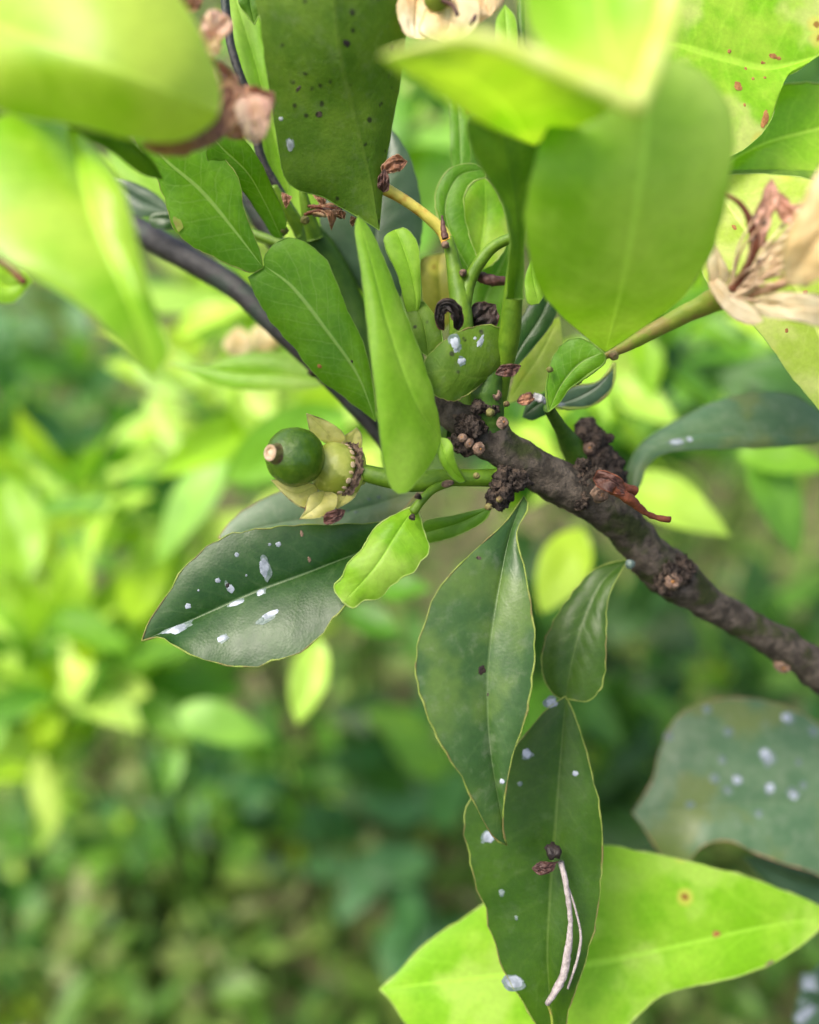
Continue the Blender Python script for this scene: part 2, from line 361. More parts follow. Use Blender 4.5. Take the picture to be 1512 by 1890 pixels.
def lump_at(parent, name, x, y, d, r, mat, lump=.35, ls=None, squash=1, seg=14, rot=0, out=None):
    """an irregular rounded lump"""
    c = P(x, y, d); rr = px(r, d); V = []; fc = []; nr = 9; sd_ = random.random()*30
    for i in range(nr+1):
        th = math.pi*i/nr
        for k in range(seg):
            a = 2*math.pi*k/seg; u = Vector((math.sin(th)*math.cos(a), math.sin(th)*math.sin(a), math.cos(th)))
            s = 1+lump*noise.fractal(u*1.6+Vector((sd_, 0, 0)), .8, 2, 3)
            X, Y, Z = u.x*rr*s, u.y*rr*s*squash, u.z*rr*s*squash
            cX, sX = math.cos(rot), math.sin(rot)
            V.append(c+RIGHT*(X*cX-Y*sX)+UP*(X*sX+Y*cX)-FWD*Z)
    for i in range(nr):
        for k in range(seg):
            a = i*seg+k; b = i*seg+(k+1) % seg; fc.append((a, b, b+seg, a+seg))
    return obj(name, V, fc, mat, parent, c)
def scar(parent, x, y, d, r, dirx=0, diry=0, mats=('scar', 'scar_core')):
    """a leaf scar: a low oval stub with a ragged rim and a sunken core"""
    ax = (-FWD+RIGHT*dirx+UP*diry).normalized(); c = P(x, y, d+1.9); q = px(r*.8, d)
    s = lathe(parent, 'leaf_scar', c, ax, [(-q*1.2, q*1.8), (-q*.5, q*1.4), (-q*.1, q*1.15), (q*.0, q*.85), (-q*.2, q*.55), (-q*.24, 0)], mats[0], seg=22, lump=q*.35, ls=900)
    lathe(s, 'scar_core', c, ax, [(-q*.26, q*.40), (-q*.12, q*.3), (-q*.1, 0)], mats[1], seg=10, lump=q*.2, ls=2500)
    return s
def merge_lumps(parent, name, items, mat):
    """bark warts too small to pick apart: one rough mass"""
    V = []; fc = []
    for (x, y, d, r) in items:
        c = P(x, y, d); rr = px(r, d); seg, nr = 22, 14; b0 = len(V); sd_ = random.random()*40
        for i in range(nr+1):
            th = math.pi*i/nr
            for k in range(seg):
                a = 2*math.pi*k/seg; u = Vector((math.sin(th)*math.cos(a), math.sin(th)*math.sin(a), math.cos(th)))
                V.append(c+u*rr*(1+.55*noise.fractal(u*1.5+Vector((sd_, 0, 0)), .55, 2.3, 5)+.25*noise.noise(u*5+Vector((0, sd_, 0)))))
        for i in range(nr):
            for k in range(seg):
                a = b0+i*seg+k; b = b0+i*seg+(k+1) % seg; fc.append((a, b, b+seg, a+seg))
    return tag(obj(name, V, fc, mat, parent), None, kind='stuff')
# ------------------------------------------------------------------ SETTING
def ground_z(x, y): return .05*noise.noise(Vector((x*.7, y*.7, 3)))+.015*noise.noise(Vector((x*4, y*4, 8)))
V = []; fc = []; NX, NY = 60, 60
for j in range(NY+1):
    for i in range(NX+1):
        fx, fy = i/NX*2-1, j/NY
        x = math.copysign(abs(fx)**2.2*40, fx); y = -3+fy**2.6*70
        V.append(Vector((x, y, ground_z(x, y))))
for j in range(NY):
    for i in range(NX):
        a = j*(NX+1)+i; fc.append((a, a+1, a+NX+2, a+NX+1))
tag(obj('ground', V, fc, 'soil', None, (0, 0, 0)), 'brown earth below the bushes', kind='structure')

def leaflet(V, fc, p, dr, nrm, ln, wd, bend=.15):
    """one small pointed leaf of eight faces"""
    dr = dr.normalized(); sd_ = dr.cross(nrm); sd_ = sd_.normalized() if sd_.length > 1e-4 else RIGHT; up = sd_.cross(dr); b = len(V)
    for t, w_ in ((0, .08), (.3, .85), (.65, .9), (1, .03)):
        c = p+dr*ln*t-up*bend*ln*t*t
        for s in (-1, 0, 1): V.append(c+sd_*s*wd*.5*w_+up*abs(s)*wd*.12)
    for i in range(3):
        for k in range(2): a = b+i*3+k; fc.append((a, a+1, a+4, a+3))
rnd = random.Random(11)
def rdir(r, zmin=-.3):
    while 1:
        v = Vector((r.uniform(-1, 1), r.uniform(-1, 1), r.uniform(-1, 1)))
        if .1 < v.length < 1 and v.normalized().z > zmin: return v.normalized()
V = []; fc = []
for k in range(26000):
    y = .15+rnd.random()**1.7*5; x = rnd.uniform(-1, 1)*(.5+y*.75)
    n_ = noise.noise(Vector((x*3.2, y*3.2, 1)))
    if n_ < rnd.uniform(-.6, .12): continue
    z = ground_z(x, y)+rnd.random()**1.5*.12*(1+n_*1.6); ln = rnd.choice((.014, .02, .03, .045))*rnd.uniform(.8, 1.2)*(1+.12*y)
    d_ = rdir(rnd, -.2); d_.z *= .5
    leaflet(V, fc, Vector((x, y, z)), d_, Vector((0, 0, 1))+rdir(rnd)*.6, ln, ln*rnd.uniform(.35, .6))
tag(obj('ground_cover', V, fc, 'cover', None, (0, 1.5, 0), smooth=False), 'low leafy weeds spread over the earth', 'weeds', kind='stuff')
V = []; fc = []
for k in range(5000):
    y = .2+rnd.random()**1.6*4; x = rnd.uniform(-1, 1)*(.5+y*.7)
    z = ground_z(x, y)-.004; a = rnd.uniform(0, 6.28); d_ = Vector((math.cos(a)*.6, math.sin(a)*.6, rnd.uniform(.5, 1)))
    leaflet(V, fc, Vector((x, y, z)), d_, Vector((math.cos(a), math.sin(a), .2)), rnd.uniform(.05, .12), rnd.uniform(.003, .006), .45)
tag(obj('grass', V, fc, 'grass', None, (0, 1.2, 0), smooth=False), 'thin grass blades between the weeds', 'grass', kind='stuff')

# ---- background bushes: leaves are single objects sharing a few blade meshes
def blade_mesh(seed, wd, fold, bend, twist):
    V = []; fc = []; uv = []; NV, NU = 12, 8
    for i in range(NV+1):
        t = i/NV; wv = wd*.5*(math.sin(math.pi*t**.85)**.8 if 0 < t < 1 else 0)+.012*(1-t)
        for j in range(NU+1):
            u = j/NU*2-1; tw = twist*(t-.3)
            x, z = u*wv, fold*abs(u)*wv-bend*t*t+.03*noise.noise(Vector((t*4, u*1.5, seed)))
            V.append(Vector((x*math.cos(tw)-z*0, t, z+x*math.sin(tw)))); uv.append((j/NU, t))
    for i in range(NV):
        for j in range(NU): a = i*(NU+1)+j; fc.append((a, a+1, a+NU+2, a+NU+1))
    me = bpy.data.meshes.new('leaf_blade'); me.from_pydata(V, [], fc); me.polygons.foreach_set('use_smooth', [True]*len(fc)); me.update(); return me
BL = {}
for mname in ('bg_lime', 'bg_green', 'bg_dark', 'bg_blue'):
    BL[mname] = []
    for k, (wd, fo, be, tw) in enumerate(((.44, .25, .18, .3), (.5, .1, .05, -.4), (.38, .4, .3, .2), (.48, .3, -.1, .5), (.42, .15, .38, -.2))):
        me = blade_mesh(k*7.3, wd, fo, be, tw); me.materials.append(MATS[mname]); BL[mname].append(me)
def bg_leaf(parent, p, d_, nrm, ln, mname, r=rnd):
    y = d_.normalized(); x = y.cross(nrm); x = x.normalized() if x.length > 1e-3 else RIGHT; z = x.cross(y)
    o = bpy.data.objects.new('leaf', r.choice(BL[mname])); col.objects.link(o); o.parent = parent
    M = Matrix((x, y, z)).transposed().to_4x4(); M = M @ Matrix.Diagonal((ln, ln, ln, 1)); M.translation = p-WORLD[parent]
    o.matrix_local = M; return o
def shrub(label, rects, nleaf, mats, ln=(.035, .058), seed=1, group=None, explicit=(), name='citrus_shrub', nstem=5, cat='shrub', zmin=-.5):
    r = random.Random(seed)
    def rp():
        x0, y0, x1, y1, d0, d1 = r.choices(rects, [(q[2]-q[0])*(q[3]-q[1]) for q in rects])[0]
        return P(r.uniform(x0, x1), r.uniform(y0, y1), r.uniform(d0, d1))
    pts = [rp() for _ in range(120)]; c = sum(pts, Vector())/len(pts); base = Vector((c.x, c.y+.05, ground_z(c.x, c.y+.05)))
    t = thing(name, base, label, cat, group)
    hubs = []
    for k in range(nstem):
        tip = rp(); tip.z = max(tip.z, .05); m_ = base.lerp(tip, .55)+Vector((r.uniform(-.03, .03), r.uniform(-.03, .03), .04))
        q = catmull([(*base,), (*base.lerp(m_, .5),), (*m_,), (*tip,)], 14)
        tube3('stem', [(Vector(a), .0022*(1-i/18)) for i, a in enumerate(q)], 'dark_green_stem', t, 7)
        hubs += [Vector(a) for a in q[6:]]
    for k in range(nleaf):
        p = rp(); h = min(hubs, key=lambda a: (a-p).length); p = p.lerp(h, .25)
        d_ = (p-h).normalized()*.7+rdir(r, zmin); nrm = Vector((0, -.35, 1))+rdir(r, -1)*.7
        bg_leaf(t, p, d_, nrm, r.uniform(*ln), r.choices([m[0] for m in mats], [m[1] for m in mats])[0], r)
    for (x0, y0, x1, y1, d, mname) in explicit:                      # leaves that the photograph shows singly
        a, b = P(x0, y0, d), P(x1, y1, d-12); bg_leaf(t, a, b-a, -FWD*.8+Vector((0, 0, .7)), (b-a).length, mname, r)
    return t
shrub('blurred lime green citrus bush behind the dark white-spotted leaf', [(-80, 860, 330, 1330, 430, 640), (250, 1000, 520, 1250, 480, 660), (-60, 1250, 120, 1480, 480, 640)], 230,
      [('bg_lime', 5), ('bg_green', 2)], seed=4, explicit=[(590, 1180, 545, 1335, 320, 'bg_lime'), (330, 1310, 480, 1355, 380, 'bg_green'), (10, 880, 60, 1080, 380, 'bg_lime'), (100, 1130, 225, 1190, 380, 'bg_lime'), (330, 1380, 310, 1460, 420, 'bg_green')])
shrub('blurred citrus bush with bright leaves behind the young round fruit', [(320, 480, 720, 900, 340, 560), (400, 700, 640, 900, 330, 420)], 85,
      [('bg_lime', 4), ('bg_green', 2)], seed=5, explicit=[(640, 760, 420, 900, 320, 'bg_lime'), (560, 900, 440, 1000, 340, 'bg_lime'), (330, 620, 440, 540, 330, 'bg_lime'), (300, 760, 430, 800, 380, 'bg_lime')])
shrub('blurred bright green citrus bush behind the gnarled branch', [(960, 600, 1500, 860, 330, 520), (1250, 560, 1560, 800, 380, 560), (930, 780, 1120, 1000, 330, 480)], 100,
      [('bg_lime', 3), ('bg_green', 3), ('bg_dark', 2)], seed=9, explicit=[(1150, 880, 1340, 1000, 290, 'bg_lime'), (1075, 975, 1000, 1130, 290, 'bg_lime'), (1390, 830, 1490, 1020, 300, 'bg_green'), (950, 790, 1040, 850, 300, 'bg_lime'), (1180, 600, 1210, 720, 330, 'bg_lime'), (1120, 700, 1250, 800, 330, 'bg_lime'), (1360, 840, 1540, 850, 300, 'bg_lime'), (690, 1080, 800, 1095, 330, 'bg_green'), (640, 1120, 740, 1180, 360, 'bg_green')])
shrub('bright leafy bush glimpsed past the speckled underside leaf', [(680, 100, 960, 430, 420, 700), (190, 250, 340, 420, 330, 420), (360, -60, 760, 460, 480, 750)], 130, [('bg_lime', 2), ('bg_green', 2)], seed=12, nstem=5)
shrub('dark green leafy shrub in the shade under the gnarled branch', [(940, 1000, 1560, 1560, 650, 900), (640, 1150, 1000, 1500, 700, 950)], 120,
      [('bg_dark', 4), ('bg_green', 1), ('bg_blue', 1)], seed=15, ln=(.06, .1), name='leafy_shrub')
shrub('low blue green broad-leaved weed below the pointed drooping leaf', [(630, 1440, 800, 1800, 720, 800)], 16, [('bg_blue', 1)], seed=18, ln=(.055, .08), name='broadleaf_weed', nstem=3, cat='weed',
      explicit=[(800, 1590, 650, 1600, 700, 'bg_blue'), (760, 1640, 740, 1780, 700, 'bg_blue'), (780, 1500, 660, 1480, 720, 'bg_blue')])
shrub('soft green weed patch behind the tip of the lime leaf', [(-60, 640, 300, 880, 800, 1300), (-60, 480, 200, 660, 900, 1500)], 80, [('bg_green', 2), ('bg_blue', 2)], seed=21, ln=(.05, .09), name='leafy_weed', nstem=6, cat='weed')
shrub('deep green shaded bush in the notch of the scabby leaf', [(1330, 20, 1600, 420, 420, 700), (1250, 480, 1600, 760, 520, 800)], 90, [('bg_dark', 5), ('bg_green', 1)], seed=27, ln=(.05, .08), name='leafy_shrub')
wr = random.Random(77)
for k, (x, y, lab) in enumerate(((60, 1560, 'soft green weed clump under the lime bush'), (330, 1500, 'leafy weed clump below the white-splashed leaf'), (120, 1780, 'pale weed clump low on the earth beside the grass'), (520, 1480, 'dark leafy weed clump under the hanging bright leaf'), (1330, 1250, 'fern green weed clump in the shade beneath the branch'), (1150, 1350, 'blue-green weed clump behind the winged stalk'))):
    shrub(lab, [(x-120, y-100, x+120, y+100, 860, 1060)], 60, [('bg_green', 3), ('bg_dark', 1.2), ('bg_blue', .8), ('bg_lime', .35)], seed=60+k, ln=(.035, .075), name='weed_clump', nstem=3, cat='weed')
# far shrubs closing the view at the top of the picture
for k, (x, y, r_, hgt, lab) in enumerate(((-1.9, 3.4, 1.1, 1.5, 'far dense shrub beyond the weeds behind the bulging oval leaf'), (.2, 3.8, 1.2, 1.7, 'far dense shrub seen between the speckled leaf and the curled leaf'), (1.7, 2.6, 1.1, 1.6, 'far dark shrub showing in the gap beside the brown-spotted leaf'))):
    t = thing('far_shrub', (x, y, 0), lab, 'shrub'); r = random.Random(40+k)
    tube3('trunk', [(Vector((x+.03*math.sin(i), y, -.02+i*.1)), .03-.002*i) for i in range(9)], 'bark', t, 10)
    V = []; fc = []
    for q in range(3800):
        d_ = rdir(r, -1); p = Vector((x, y, hgt*.5))+Vector((d_.x*r_, d_.y*r_, d_.z*hgt*.5))*r.uniform(.55, 1)*(1+.3*noise.noise(d_*2.5))
        leaflet(V, fc, p, rdir(r, -.6), rdir(r, .2), r.uniform(.05, .09), r.uniform(.025, .04))
    tag(obj('crown', V, fc, 'cover', t, smooth=False), None, kind='stuff')
# ------------------------------------------------------------------ MAIN BRANCH
br = thing('citrus_branch', P(1600, 1290, 200), 'gnarled brown citrus branch with knobby joints and its glossy green leaves', 'branch')
main = [(1600, 1305, 200, 46), (1520, 1244, 197, 44), (1445, 1192, 195, 41), (1370, 1148, 192, 38), (1300, 1108, 189, 40), (1240, 1062, 186, 54), (1200, 1028, 184, 46), (1160, 978, 182, 46), (1120, 938, 179, 50),
        (1060, 905, 176, 52), (1000, 872, 174, 48), (940, 835, 172, 44), (885, 795, 171, 48), (835, 765, 171, 38), (800, 748, 172, 26)]
main = [(x, y, d, r*.80) for (x, y, d, r) in main]
stem = tube(br, 'stem', main, 'bark', n=220, seg=44, lump=.14, lumpscale=200)
items = []
def cluster(cx, cy, d, R, n, r0, r1):
    for _ in range(n):
        a = rnd.uniform(0, 6.28); q = R*rnd.random()**.6
        items.append((cx+math.cos(a)*q, cy+math.sin(a)*q*.85, d-rnd.uniform(0, 2.5)+q*.04, rnd.uniform(r0, r1)))
cluster(862, 800, 167, 34, 16, 9, 19); cluster(905, 748, 167, 24, 8, 8, 14); cluster(938, 890, 168, 28, 13, 9, 17); cluster(912, 922, 168, 18, 7, 7, 13)
cluster(1075, 897, 173, 42, 13, 9, 17); cluster(1245, 1055, 182, 36, 12, 12, 22); cluster(1095, 815, 182, 22, 9, 10, 18)
merge_lumps(br, 'bark_warts', items, 'knob_bark')
for (x, y, d, r, dx, dy) in ((931, 778, 161, 9, .3, .2), (852, 806, 161, 6, -.3, .3), (867, 819, 161.5, 7, .1, -.2), (888, 829, 161, 9, .4, -.2), (915, 724, 163, 9, 0, .4), (1088, 826, 176, 9, -.3, 0),
                             (1113, 914, 166, 13, .2, -.3), (1243, 1074, 176, 13, -.1, -.1), (896, 752, 163, 6, .2, 0), (1447, 1236, 191, 12, -.4, -.7)):
    scar(br, x, y, d, r, dx, dy)
for (x, y, d, r) in ((905, 762, 163, 8), (935, 745, 163, 6), (902, 935, 165, 7), (922, 922, 164, 6), (880, 878, 163, 6)): lump_at(br, 'bud', x, y, d, r, 'bud', .3)
# side stub
stub = tube(br, 'side_stub', [(1125, 905, 184, 34), (1105, 850, 183, 34), (1090, 812, 183, 28), (1075, 778, 183, 18)], 'knob_bark', n=50, seg=24, lump=.3, lumpscale=500)
tube(br, 'twig', [(1012, 752, 168, 10), (1035, 790, 176, 13), (1065, 840, 182, 24), (1100, 900, 185, 32)], 'dark_green_stem', lump=.06)
# upright shoots from the joint
tube(br, 'twig', [(905, 800, 171, 32), (898, 740, 168, 29), (903, 700, 167, 25), (908, 675, 167, 18)], 'dark_green_stem', lump=.12, n=30, seg=18)
tube(br, 'twig', [(868, 770, 172, 26), (855, 690, 171, 24), (852, 620, 170, 23), (850, 565, 170, 20), (842, 515, 170, 16), (833, 465, 170, 12), (826, 440, 170, 11)], 'green_stem', lump=.05, n=40)
tube(br, 'twig', [(854, 565, 170, 16), (866, 520, 170, 13), (885, 485, 169, 12), (910, 456, 168, 11), (945, 438, 166, 10)], 'green_stem', lump=.04)
tube(br, 'twig', [(912, 745, 171, 22), (925, 690, 168, 20), (940, 620, 163, 20), (947, 550, 159, 18), (952, 490, 157, 15), (955, 455, 157, 11), (957, 435, 157, 6)], 'green_stem', lump=.04, n=36)
tube(br, 'twig', [(840, 800, 178, 24), (760, 780, 186, 27), (690, 700, 188, 28), (645, 560, 188, 28), (603, 480, 186, 30), (570, 435, 184, 26), (548, 415, 182, 14)], 'dark_green_stem', lump=.05, n=50, seg=18)
tube(br, 'twig', [(560, 430, 183, 16), (530, 385, 180, 12), (505, 345, 178, 8)], 'green_stem')
tube(br, 'thorn', [(582, 440, 181, 16), (571, 405, 179, 13), (560, 360, 177, 8), (552, 316, 176, 1.5)], 'green_stem')
tube(br, 'twig', [(820, 770, 174, 14), (782, 690, 172, 10), (765, 620, 170, 9), (760, 590, 169, 8)], 'green_stem')
for (x, y, d, r, m) in ((523, 425, 177, 9, 'bud'), (563, 406, 176, 8, 'bud'), (822, 452, 168, 7, 'scar'), (855, 503, 168, 7, 'scar'), (1133, 656, 162, 9, 'bud'), (1066, 702, 166, 8, 'bud'), (1015, 682, 163, 6, 'bud')): lump_at(br, 'bud', x, y, d, r, m, .3)
ped = tube(br, 'flower_stalk', [(826, 446, 170, 12), (815, 425, 170, 11), (785, 397, 169, 10), (745, 368, 168, 10), (702, 344, 167, 12)], 'yellow_stem', lump=.05)
tube(br, 'flower_stalk', [(1100, 660, 165, 9), (1130, 650, 164, 9), (1185, 622, 161, 14), (1240, 592, 158, 16), (1295, 565, 155, 20), (1335, 545, 152, 26)], 'olive_stem', lump=.08, n=36)
tube(br, 'fruit_stalk', [(930, 882, 170, 18), (880, 882, 168, 16), (825, 882, 167, 17), (770, 888, 167, 21), (710, 882, 167, 18), (650, 866, 168, 15)], 'green_stem', lump=.05, n=40)
tube(br, 'twig', [(830, 890, 166, 9), (800, 903, 165, 8), (780, 922, 164, 8), (762, 945, 164, 9)], 'green_stem', lump=.05)
for (x, y, r) in ((772, 916, 6), (761, 955, 6)): lump_at(br, 'bud', x, y, 162, r, 'knob_bark', .4)
lump_at(br, 'bud', 826, 893, 162, 12, 'scar', .3, squash=.55, rot=.3)

# --- leaves of the branch
W, Fm = 'white_residue', 'film_residue'
leaf(br, [(815, 812, 160), (768, 740, 153), (722, 620, 151), (690, 500, 153), (661, 398, 157)], [(795, 858), (742, 914), (712, 872), (699, 780), (689, 690), (677, 590), (667, 500), (655, 425)],
     [(808, 760), (786, 680), (762, 612), (735, 545), (706, 470), (682, 420)], 'light_leaf', 'green_rim', dL=-2, dR=5, cup=.8, label='light green leaf standing edge-on beside the young round fruit')
leaf(br, [(812, 806, 160), (822, 842, 159), (838, 872, 161), (860, 888, 164)], [(805, 830), (822, 868), (845, 890)], [(832, 815), (840, 850), (852, 874)], 'light_leaf', name='petiole', nv=20, cup=.8)
wing = leaf(br, [(694, 778, 176), (660, 690, 173), (600, 605, 171), (540, 530, 170), (488, 490, 170)], [(640, 737), (582, 692), (545, 645), (505, 600), (476, 552), (460, 514), (472, 503)],
     [(690, 720), (673, 640), (641, 570), (616, 505), (590, 468), (545, 440), (506, 450), (488, 472)], 'mid_leaf', dL=3, dR=-1, cup=.7, ridge=-.25, label='broad winged leaf stalk with a brown scab spot near its edge')
residue(wing, [WORLD[wing]+v.co for v in wing.data.vertices][:45*21], 21, 590, 676, 5, 4, 0, 'scar_core', 'brown_spot'); residue(wing, [WORLD[wing]+v.co for v in wing.data.vertices][:45*21], 21, 648, 668, 5, 3, .8, 'knob_bark', 'brown_spot')
leaf(br, [(486, 494, 170), (430, 420, 168), (370, 350, 166), (300, 290, 164), (252, 222, 162)], [(460, 503), (400, 477), (345, 447), (318, 415), (302, 360), (276, 300), (248, 255)],
     [(480, 462), (465, 425), (449, 380), (441, 330), (402, 280), (340, 235), (290, 212)], 'mid_leaf', 'pale_rim', dL=2, dR=-1, cup=.7, ridge=-.2, label='green blade jointed to the winged leaf stalk, yellow scab on its edge',
     spots=[(328, 412, 8, 15, .3, 'olive_stem', 'yellow_scab', .015)])
leaf(br, [(520, 440, 177), (492, 380, 173), (458, 320, 168), (412, 275, 164), (385, 245, 162)], [(503, 434), (480, 398), (448, 352), (415, 322), (383, 295)], [(528, 405), (506, 352), (482, 302), (455, 262), (420, 236)], 'mid_leaf', cup=.8, name='petiole')
leaf(br, [(700, 425, 166), (684, 330, 163), (652, 200, 157), (625, 80, 150), (605, -130, 142)], [(680, 412), (600, 366), (532, 338), (512, 260), (499, 170), (482, 60), (473, -50), (530, -120)],
     [(704, 380), (712, 300), (728, 210), (743, 120), (753, 10), (746, -70), (680, -125)], 'under_leaf', 'green_rim', dL=1, dR=4, cup=.9, ridge=-.2, label='broad dull leaf underside peppered with dark specks',
     spots=[(535, 268, 6, 10), (519, 220, 4), (640, 80, 9, 6, -.6, 'black_scrap', 'dark_speck', .05), (590, 212, 7, 5, 0, 'knob_bark', 'dark_speck', .05), (552, 165, 8, 3, .8, 'black_scrap', 'dark_speck', .04)])
leaf(br, [(690, 565, 190), (690, 470, 187), (700, 380, 186), (716, 300, 185), (718, 232, 186)], [(645, 505), (602, 440), (590, 380), (620, 300), (685, 245)], [(745, 540), (778, 440), (773, 350), (752, 280)], 'blue_leaf', 'dark_rim', cup=.6, label='dark blue-green leaf behind the speckled underside leaf')
leaf(br, [(532, 355, 182), (502, 240, 180), (472, 120, 178), (430, -20, 178)], [(506, 330), (470, 220), (440, 110), (410, 0)], [(532, 260), (516, 150), (490, 55), (455, -20)], 'light_leaf', cup=.7)
leaf(br, [(470, 45, 165), (462, 10, 164), (455, -40, 163)], [(458, 30), (440, 0)], [(480, 20), (484, -20)], 'shade_leaf', nv=14)
leaf(br, [(760, 600, 169), (768, 560, 166), (758, 500, 164), (738, 440, 164), (728, 424, 165)], [(746, 560), (735, 510), (713, 462), (710, 436)], [(776, 560), (776, 500), (771, 450), (750, 422)], 'light_leaf', cup=1.2, nv=26)
leaf(br, [(792, 660, 166), (782, 600, 166), (762, 552, 168)], [(770, 640), (757, 600), (752, 565)], [(815, 640), (812, 600), (785, 560)], 'under_leaf', nv=20, label='small stubby speckled leaf beside the black curled scrap')
leaf(br, [(815, 610, 192), (813, 540, 189), (810, 495, 189), (815, 468, 190)], [(787, 575), (775, 520), (777, 478)], [(850, 575), (857, 510), (848, 472)], 'olive_leaf', 'lime_rim', cup=.8, nv=24, label='yellowing olive leaf behind the forked green twig')
leaf(br, [(872, 508, 176), (835, 440, 175), (822, 380, 175), (846, 326, 175), (895, 312, 176)], [(852, 498), (814, 420), (804, 360), (830, 311), (872, 302)], [(885, 490), (865, 430), (856, 370), (872, 337), (897, 326)], 'mid_leaf', 'lime_rim', cup=.7, rimr=.2, nv=30, label='small curled green leaf looping beside the forked twig')
leaf(br, [(876, 505, 180), (890, 440, 180), (896, 390, 180), (895, 328, 180)], [(858, 462), (850, 400), (862, 352), (884, 328)], [(915, 482), (938, 440), (932, 390), (912, 345)], 'lime_leaf_spotted', 'lime_rim', cup=.9, rimr=.2, nv=30, label='small round yellow-green leaf with one brown spot')
leaf(br, [(880, 600, 186), (900, 540, 186), (925, 490, 186), (945, 440, 186)], [(868, 560), (880, 510), (905, 465)], [(935, 600), (955, 540), (960, 480)], 'mid_leaf', cup=.7, nv=24)
leaf(br, [(852, 325, 182), (849, 250, 182), (844, 140, 182)], [(834, 305), (831, 240), (830, 170)], [(868, 300), (868, 240), (862, 180)], 'mid_leaf', nv=24)
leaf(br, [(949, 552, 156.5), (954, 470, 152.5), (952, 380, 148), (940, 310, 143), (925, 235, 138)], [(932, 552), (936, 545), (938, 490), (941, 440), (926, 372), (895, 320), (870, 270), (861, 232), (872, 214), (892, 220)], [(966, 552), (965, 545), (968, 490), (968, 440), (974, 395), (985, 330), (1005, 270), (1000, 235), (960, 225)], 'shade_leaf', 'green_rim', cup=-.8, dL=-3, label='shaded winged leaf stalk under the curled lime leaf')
leaf(br, [(1118, 650, 160), (1150, 520, 138), (1172, 400, 126), (1190, 280, 121), (1205, 110, 118)], [(1060, 605), (1004, 545), (976, 470), (969, 400), (984, 310), (1010, 240), (1060, 180), (1130, 140)],
     [(1192, 602), (1262, 545), (1312, 470), (1337, 380), (1352, 280), (1347, 205), (1312, 145), (1260, 115)], 'soft_leaf', 'green_rim', dL=5, dR=6, cup=1.2, ridge=.1, label='large smooth oval leaf hanging in front, close and out of focus')
leaf(br, [(985, 268, 136), (930, 200, 116), (850, 140, 106), (770, 112, 103), (704, 104, 104)], [(940, 248), (870, 216), (800, 172), (742, 134)], [(1130, 200), (1100, 160), (1040, 128), (960, 92), (880, 68), (800, 76), (738, 90)], 'lime_leaf', 'rolled_rim', dL=4, dR=-3, cup=-1, label='curled lime leaf with a pale rolled edge, pointing past the speckled underside')
cr = leaf(br, [(1172, 208, 98), (1125, 90, 103), (1105, -20, 106), (1090, -140, 108)], [(1090, 158), (1012, 104), (972, 40), (966, -40), (1010, -110)], [(1196, 180), (1222, 100), (1250, 20), (1252, -60), (1180, -120)], 'lime_leaf', 'rolled_rim', dL=-1, dR=-4, cup=-1.5, label='cupped lime leaf standing behind the rolled pale edge')
tube(cr, 'rolled_margin', [(704, 104, 103, 3), (780, 84, 101, 8), (870, 70, 99, 13), (950, 92, 98, 16), (1040, 132, 97, 17), (1110, 160, 96, 17), (1178, 200, 96, 15)], 'rolled_rim', lump=.1, n=40)
tube(cr, 'rolled_margin', [(1176, 206, 96, 13), (1190, 160, 96, 19), (1212, 100, 97, 21), (1238, 20, 98, 21), (1248, -60, 100, 18)], 'rolled_rim', lump=.1, n=30)
leaf(br, [(920, 692, 166), (872, 698, 162), (830, 684, 160), (777, 690, 161)], [(938, 652), (937, 615), (912, 601), (870, 605), (824, 625), (788, 660)], [(893, 706), (862, 729), (830, 740), (799, 726), (783, 705)], 'under_leaf', 'pale_rim', dL=1.5, dR=1.5, cup=.3, ridge=0, wave=.5, nv=34, rimr=.2, label='small rounded leaf with three white flecks above the knobby joint',
     spots=[(839, 632, 9, 12), (843, 646, 7, 6), (890, 627, 17, 5, .9), (877, 624, 3), (851, 666, 9, 6, .4)])
leaf(br, [(1013, 760, 167), (1037, 710, 165), (1072, 670, 163), (1114, 650, 161)], [(1008, 720), (1017, 670), (1034, 640), (1060, 624), (1088, 630)], [(1034, 742), (1052, 717), (1087, 692), (1117, 668)], 'mid_leaf', 'green_rim', cup=.8, nv=30, rimr=.25, name='petiole')
leaf(br, [(1022, 750, 182), (1070, 732, 181), (1110, 706, 180), (1134, 670, 180)], [(1040, 722), (1062, 712), (1100, 706), (1122, 688)], [(1060, 754), (1095, 747), (1126, 722), (1134, 698)], 'blue_leaf', 'pale_rim', cup=.5, nv=26, rimr=.35, spots=[(1036, 748, 8, 4)], label='small dark leaf with an upturned yellow edge beside the flower stalk')
leaf(br, [(936, 745, 184), (966, 700, 184), (1000, 650, 184), (1032, 585, 184)], [(950, 690), (960, 650), (985, 608)], [(980, 732), (1020, 708), (1037, 660), (1037, 615)], 'pale_leaf_spotted', 'lime_rim', cup=.7, nv=28, label='blotchy yellow-green leaf with brown stains behind the twig')
leaf(br, [(925, 705, 176), (962, 640, 176), (1000, 580, 176), (1022, 525, 176)], [(926, 670), (950, 610), (985, 550), (1003, 520)], [(950, 680), (986, 640), (1022, 590), (1033, 545)], 'dark_leaf', 'dark_rim', cup=.5, nv=26)
leaf(br, [(995, 560, 168), (985, 520, 168), (980, 480, 168)], [(975, 560), (968, 520)], [(1005, 540), (998, 500)], 'light_leaf', nv=14)
leaf(br, [(965, 770, 178), (1000, 742, 178), (1030, 735, 178)], [(975, 745), (1000, 728)], [(985, 775), (1015, 760)], 'dark_leaf', 'dark_rim', nv=14)
